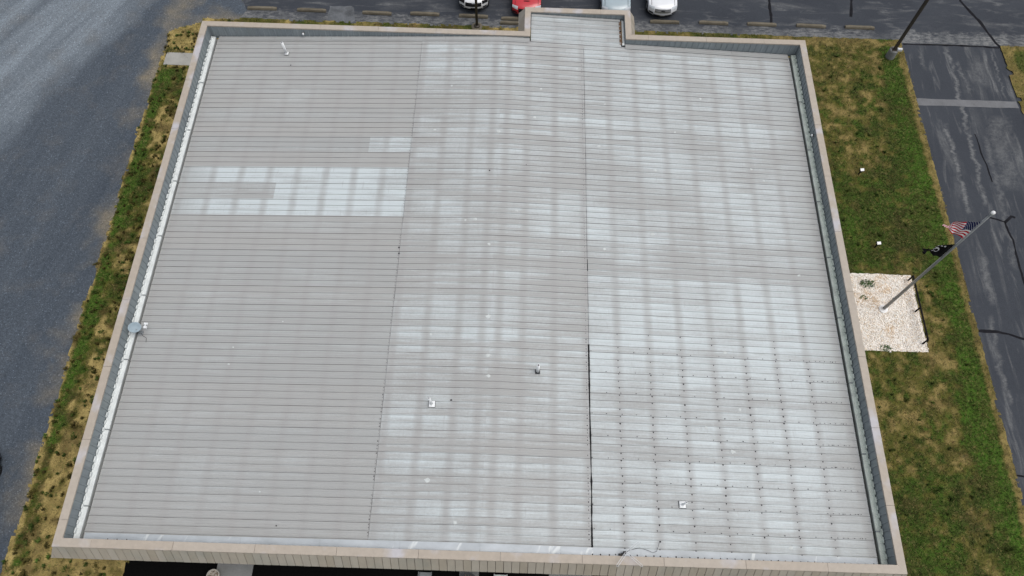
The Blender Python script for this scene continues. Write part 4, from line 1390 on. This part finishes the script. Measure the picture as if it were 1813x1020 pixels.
# ------------------------------------------------------------------ wheel stops
def wheel_stop(x, y, rz, label, seed):
    rr = random.Random(seed)
    L, n_ = 0.90, 8
    V, F = [], []
    for i in range(n_ + 1):
        xx = -L + 2 * L * i / n_
        en = 0.035 if i in (0, n_) else 0.0
        sec = [(-0.115, 0.0), (-0.115 + en * .3, 0.06), (-0.075, 0.15 - en), (0.075, 0.15 - en), (0.115 - en * .3, 0.06), (0.115, 0.0)]
        j = rr.uniform(-.006, .006)
        V += [(xx, a + j, b2 + rr.uniform(-.005, .003)) for a, b2 in sec]
    for i in range(n_):
        for k in range(5):
            a = i * 6 + k
            F.append((a, a + 1, a + 7, a + 6))
    F += [(0, 1, 2, 3, 4, 5)[::-1], tuple(n_ * 6 + k for k in range(6))]
    e = empty('wheel_stop', (x, y, -0.016), rz)
    tag(e, label, 'wheel stop', 'concrete wheel stops in the parking row')
    mesh_obj('block', V, F, M['stop'], e)
    for s in (-0.6, 0.6):
        MB().lathe([(0.022, 0.0), (0.022, 0.012), (0.012, 0.018)], 8, (s, 0, 0.143)).build('anchor_pin', M['soil'], e)
stops = [(-15.24, 7.36, 0.01, 'wheel stop farthest left, beside the gravel edge'),
         (-12.15, 7.33, -0.01, 'second wheel stop from the gravel edge, before the pale patch'),
         (-8.07, 7.27, -0.02, 'wheel stop just right of the pale blue worn patch'),
         (-5.09, 7.33, -0.015, 'empty wheel stop nearest the left of the white car by the pole'),
         (-2.06, 7.27, -0.02, 'wheel stop in front of the white car, behind the light pole'),
         (0.58, 7.16, 0.0, 'wheel stop touching the front of the red car'),
         (0.52, 6.80, 0.0, 'second wheel stop lying closer to the wall before the red car'),
         (9.85, 7.30, 0.0, 'wheel stop in front of the white and silver car'),
         (12.90, 7.35, -0.02, 'empty wheel stop next to the white and silver car on its right'),
         (15.91, 7.36, -0.02, 'wheel stop with a tar crack at its right end'),
         (18.98, 7.36, -0.03, 'second wheel stop from the right end of the row'),
         (22.01, 7.36, -0.01, 'wheel stop at the right end, nearest the driveway')]
for k, (x, y, rz, lb) in enumerate(stops):
    wheel_stop(x, y, rz, lb, 300 + k)

# ------------------------------------------------------------------ cars (nose towards the building)
def paint(name, col, rough=0.25):
    return simple(name, col, rough, 0, 0.03, 2.0, 0.5, coat=0.6)
FR = [  # centre y, z, half width, bow, droop
    (0.14, 0.20, 0.76, 0.34, 0.0), (0.05, 0.30, 0.82, 0.36, 0.0), (0.01, 0.42, 0.86, 0.36, 0.0), (0.0, 0.54, 0.88, 0.36, 0.0),
    (0.03, 0.66, 0.885, 0.35, 0.0), (0.09, 0.76, 0.885, 0.33, 0.01), (0.17, 0.83, 0.875, 0.29, 0.03), (0.34, 0.90, 0.87, 0.20, 0.05),
    (0.65, 0.965, 0.87, 0.10, 0.06), (1.00, 1.01, 0.87, 0.03, 0.06), (1.28, 1.035, 0.87, 0.0, 0.06)]
def front_pt(u, t, off=0.0):
    """u -1..1 across, t 0..10 along the nose profile"""
    i = min(int(t), len(FR) - 2); f = t - i
    a = [FR[i][k] + (FR[i + 1][k] - FR[i][k]) * f for k in range(5)]
    g = abs(u)
    p = Vector((u * a[2], a[0] + a[3] * g ** 2.6, a[1] - a[4] * g ** 3))
    if off:
        e_ = 0.03
        i2 = min(i + 1, len(FR) - 1)
        ty = FR[i2][0] - FR[i][0]; tz = FR[i2][1] - FR[i][1]
        n_ = Vector((u * 0.5 * (1 if i < 6 else .1), -tz, ty)).normalized()
        p = p + n_ * off
    return p
def patch(u0, u1, t0, t1, off, nu=8, nt=4, shear=0.0):
    V, F = [], []
    for j in range(nt + 1):
        t = t0 + (t1 - t0) * j / nt
        for i in range(nu + 1):
            u = u0 + (u1 - u0) * i / nu
            V.append(front_pt(u, min(9.99, max(0, t + shear * (abs(u) - abs(u0))/max(1e-6, abs(u1) - abs(u0)) if abs(u1) != abs(u0) else t)), off))
    for j in range(nt):
        for i in range(nu):
            a = j * (nu + 1) + i
            F.append((a, a + 1, a + nu + 2, a + nu + 1))
    return V, F
def car(x, y, rz, body, label, style, L=4.5):
    e = empty('parked_car', (x, y, -0.016), rz)
    tag(e, label, 'car', 'cars parked in the row behind the building' if style != 'dark' else None)
    m = MB()
    V, F = patch(-1, 1, 0, 9.99, 0, 24, 20)
    m.add(V, F)
    # side and rear loft
    S = [(0.42, 0.865, 0.84), (0.75, 0.905, 0.915), (1.3, 0.92, 0.985), (2.2, 0.925, 1.0), (3.3, 0.925, 1.02), (L - 0.45, 0.90, 1.05), (L - 0.12, 0.84, 1.03), (L, 0.76, 0.95)]
    prof = [(-1, 0.20, .93), (-1, 0.34, .985), (-1, .55, 1.0), (-1, .82, .985), (-1, 1.0, .94)]
    Vs, Fs = [], []
    for (yy, w_, zt) in S:
        ring = [(-w_ * k, yy, 0.2 + (zt - 0.2) * (zf - 0.2) / 0.8) for _, zf, k in prof]
        ring += [(0, yy, zt + 0.012)] if yy > 1.3 else [(0, yy, zt - 0.05)]
        ring += [(-a, b_, c) for a, b_, c in ring[:-1][::-1]]
        Vs += ring
    k_ = len(prof) * 2 + 1
    for i in range(len(S) - 1):
        for j in range(k_ - 1):
            if S[i][0] < 1.2 and j in (4, 5): continue
            a = i * k_ + j
            Fs.append((a, a + k_, a + k_ + 1, a + 1))
    Fs.append(tuple((len(S) - 1) * k_ + j for j in range(k_)))
    m.add(Vs, Fs)
    m.build('body', body, e, True)
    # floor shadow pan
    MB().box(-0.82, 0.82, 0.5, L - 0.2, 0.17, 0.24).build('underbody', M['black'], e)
    # cabin glass
    C = [(1.20, 1.03, 0.80, 1.02), (1.75, 1.34, 0.74, 1.03), (2.15, 1.55, 0.66, 1.04), (2.7, 1.60, 0.64, 1.04), (3.5, 1.57, 0.63, 1.05), (3.95, 1.36, 0.68, 1.05), (4.25 * L / 4.5, 1.06, 0.74, 1.05)]
    Vs, Fs = [], []
    for (yy, zt, wt, zb_) in C:
        Vs += [(-0.84, yy, zb_ - 0.03), (-wt, yy, zt), (-wt * .5, yy, zt + .015), (0, yy, zt + .02), (wt * .5, yy, zt + .015), (wt, yy, zt), (0.84, yy, zb_ - 0.03)]
    for i in range(len(C) - 1):
        for j in range(6):
            a = i * 7 + j
            Fs.append((a, a + 7, a + 8, a + 1))
    mesh_obj('windows', Vs, Fs, M['glass'], e, True)
    Vs, Fs = [], []
    for (yy, zt, wt) in ((2.02, 1.515, .70), (2.2, 1.585, .68), (2.7, 1.622, .665), (3.5, 1.592, .655), (3.62, 1.545, .66)):
        Vs += [(-wt, yy, zt - .02), (-wt * .9, yy, zt), (0, yy, zt + .022), (wt * .9, yy, zt), (wt, yy, zt - .02)]
    for i in range(4):
        for j in range(4):
            a = i * 5 + j
            Fs.append((a, a + 5, a + 6, a + 1))
    ro = mesh_obj('roof', Vs, Fs, body, e, True)
    for s in (-1, 1):
        MB().tube([(s * 0.83, 1.24, 1.02), (s * 0.755, 1.75, 1.34), (s * 0.69, 2.1, 1.53)], 0.03, 6).build('pillar', body, e)
        mm = MB(); mm.box(s * 1.0 - 0.09, s * 1.0 + 0.09, 1.62, 1.74, 1.02, 1.15, 0.03); mm.build('mirror', body, e)
        for yy in (0.88, L - 0.85):
            wv = MB()
            V_, F_ = [], []
            prof_w = [(0.20, 0.0), (0.32, 0.0), (0.335, 0.03), (0.335, 0.18), (0.32, 0.21), (0.2, 0.21)]
            for r_, o_ in prof_w:
                for k in range(18):
                    t_ = 6.2832 * k / 18
                    V_.append((s * (0.93 - o_), yy + r_ * math.cos(t_), 0.335 + r_ * math.sin(t_)))
            for i in range(len(prof_w) - 1):
                for k in range(18):
                    l = (k + 1) % 18
                    F_.append((i * 18 + k, i * 18 + l, (i + 1) * 18 + l, (i + 1) * 18 + k))
            wh = mesh_obj('wheel', V_, F_, M['tyre'], e, True)
            V_ = [(s * 0.925, yy, 0.335)] + [(s * (0.915 if k % 2 else 0.90), yy + 0.21 * math.cos(6.2832 * k / 20), 0.335 + 0.21 * math.sin(6.2832 * k / 20)) for k in range(20)]
            mesh_obj('rim', V_, [(0, 1 + k, 1 + (k + 1) % 20) for k in range(20)], M['rim'], wh)
    # nose details
    MB().add(*patch(-0.55, 0.55, 3.2, 5.2, 0.012, 10, 5)).build('grille', M['black'], e)
    MB().add(*patch(-0.62, 0.62, 0.3, 1.9, 0.010, 10, 4)).build('lower_intake', M['black'], e)
    for s in (-1, 1):
        MB().add(*patch(s * 0.60, s * 0.985, 4.3, 6.2, 0.012, 6, 4)).build('headlight', M['lens'] if style != 'white' else M['black'], e)
        MB().add(*patch(s * 0.66, s * 0.93, 2.0, 3.0, 0.010, 4, 3)).build('fog_lamp', M['black'], e)
    if style == 'white':
        for s in (-1, 1):
            MB().add(*patch(s * 0.66, s * 0.97, 4.0, 4.35, 0.016, 6, 1)).build('lamp_strip', M['lens'], e)
        MB().add(*patch(-0.1, 0.1, 4.8, 5.3, 0.03, 4, 2)).build('emblem', M['chrome'], e)
    if style == 'silver':
        for t0 in (3.4, 4.0, 4.6):
            MB().add(*patch(-0.55, 0.55, t0, t0 + 0.32, 0.022, 10, 1)).build('grille_bar', M['chrome'], e)
        MB().add(*patch(-0.9, 0.9, 0.05, 0.5, 0.018, 12, 2)).build('skid_plate', M['chrome'], e)
        MB().add(*patch(-0.11, 0.11, 4.1, 4.7, 0.034, 4, 2)).build('emblem', M['black'], e)
        MB().add(*patch(-0.98, 0.98, 1.9, 2.15, 0.014, 14, 1)).build('bumper_trim', M['rim'], e)
    if style in ('silver', 'white', 'pale'):
        MB().add(*patch(-0.17, 0.17, 1.7, 2.7, 0.03, 3, 2)).build('licence_plate', M['plate'] if style == 'silver' else M['black'], e)
    if style == 'red':
        MB().add(*patch(-0.20, 0.20, 7.75, 7.95, 0.012, 4, 1)).build('hood_vent', M['black'], e)
    if style != 'white':
        for s in (-1, 1):
            MB().add(*patch(s * 0.80, s * 0.825, 6.6, 9.8, 0.006, 1, 12)).build('hood_gap', M['black'], e)
    MB().add(*patch(-0.86, 0.86, 9.5, 9.98, 0.008, 8, 1)).build('cowl', M['black'], e)
    return e
car(-2.07, 7.50, 0.0, paint('paint_white', (0.80, 0.81, 0.82)), 'white car with black grille behind the dark light pole', 'white')
car(1.22, 7.12, 0.0, paint('paint_red', (0.52, 0.022, 0.035)), 'red car half hidden by the porch parapet', 'red')
car(6.75, 7.25, 0.0, paint('paint_pale_blue', (0.36, 0.44, 0.48)), 'pale blue-grey car hidden up to its hood by the porch parapet', 'pale')
car(9.64, 7.46, 0.0, paint('paint_white_silver', (0.78, 0.80, 0.83)), 'white car with silver grille and plate, right of the porch', 'silver')
car(-22.86, -25.2, 0.0, paint('paint_black', (0.012, 0.012, 0.014)), 'black car on the gravel at the left edge of view', 'dark')

# ------------------------------------------------------------------ planters by the front walks
def planter(x, y, s, label, mat='terracotta', plant='soil'):
    e = empty('planter', (x, y, 0.06 if label.startswith('pale') else 0.012)); tag(e, label, 'planter', 'pots along the front of the building')
    MB().lathe([(0.20 * s, 0), (0.26 * s, 0.35 * s), (0.29 * s, 0.42 * s), (0.29 * s, 0.46 * s), (0.245 * s, 0.46 * s), (0.24 * s, 0.40 * s)], 20).build('pot', M[mat], e, False)
    r2 = np.random.default_rng(int(abs(x) * 100))
    n_ = 120
    a = r2.uniform(0, 6.28, n_); rr_ = 0.22 * s * np.sqrt(r2.random(n_)); t_ = r2.uniform(0, 6.28, n_); l = r2.uniform(.03, .09, n_)
    V = np.zeros((n_, 3, 3)); bx, by = rr_ * np.cos(a), rr_ * np.sin(a)
    V[:, 0] = np.stack([bx - .012, by, np.full(n_, .41 * s)], 1); V[:, 1] = np.stack([bx + .012, by + .01, np.full(n_, .41 * s)], 1)
    V[:, 2] = np.stack([bx + l * np.cos(t_), by + l * np.sin(t_), .43 * s + r2.uniform(0, .09, n_)], 1)
    pal = np.array([(0.22, 0.13, 0.07), (0.12, 0.07, 0.04), (0.34, 0.24, 0.15)]); C = pal[r2.choice(3, n_)]
    fast_mesh('dead_plant', V.reshape(-1, 3), np.arange(n_ * 3).reshape(-1, 3), np.repeat(C, 3, 0), M['grass'], e)
planter(-11.35, -25.62, 0.95, 'pale round planter with withered plants at the left front walk')
planter(-0.56, -25.52, 1.25, 'dark planter standing on the narrow front walk', 'boot')
# bench-like chair and post glimpsed under the front eave
def chair(x, y, rz, label, mat):
    e = empty('outdoor_chair', (x, y, 0.012), rz); tag(e, label, 'chair', 'chairs under the front eave')
    MB().box(-0.26, 0.26, -0.25, 0.25, 0.42, 0.455, 0.01).build('seat', M[mat], e)
    m = MB()
    for k in range(5):
        m.box(-0.24 + k * 0.11, -0.24 + k * 0.11 + 0.06, 0.26, 0.285, 0.46, 0.95)
    m.box(-0.27, 0.30, 0.257, 0.29, 0.951, 1.0); m.build('backrest', M[mat], e)
    for sx in (-1, 1):
        for sy in (-1, 1):
            MB().tube([(sx * 0.24, sy * 0.22, 0), (sx * 0.24, sy * 0.22, 0.418)], 0.018, 6).build('leg', M[mat], e)
        MB().tube([(sx * 0.27, -0.25, 0.66), (sx * 0.27, 0.26, 0.70)], 0.02, 6).build('armrest', M[mat], e)
chair(-2.40, -25.45, math.pi, 'grey-blue chair under the front eave, left of the narrow walk', 'warm_metal')
chair(0.80, -25.45, math.pi, 'grey chair under the front eave, right of the narrow walk', 'plate')
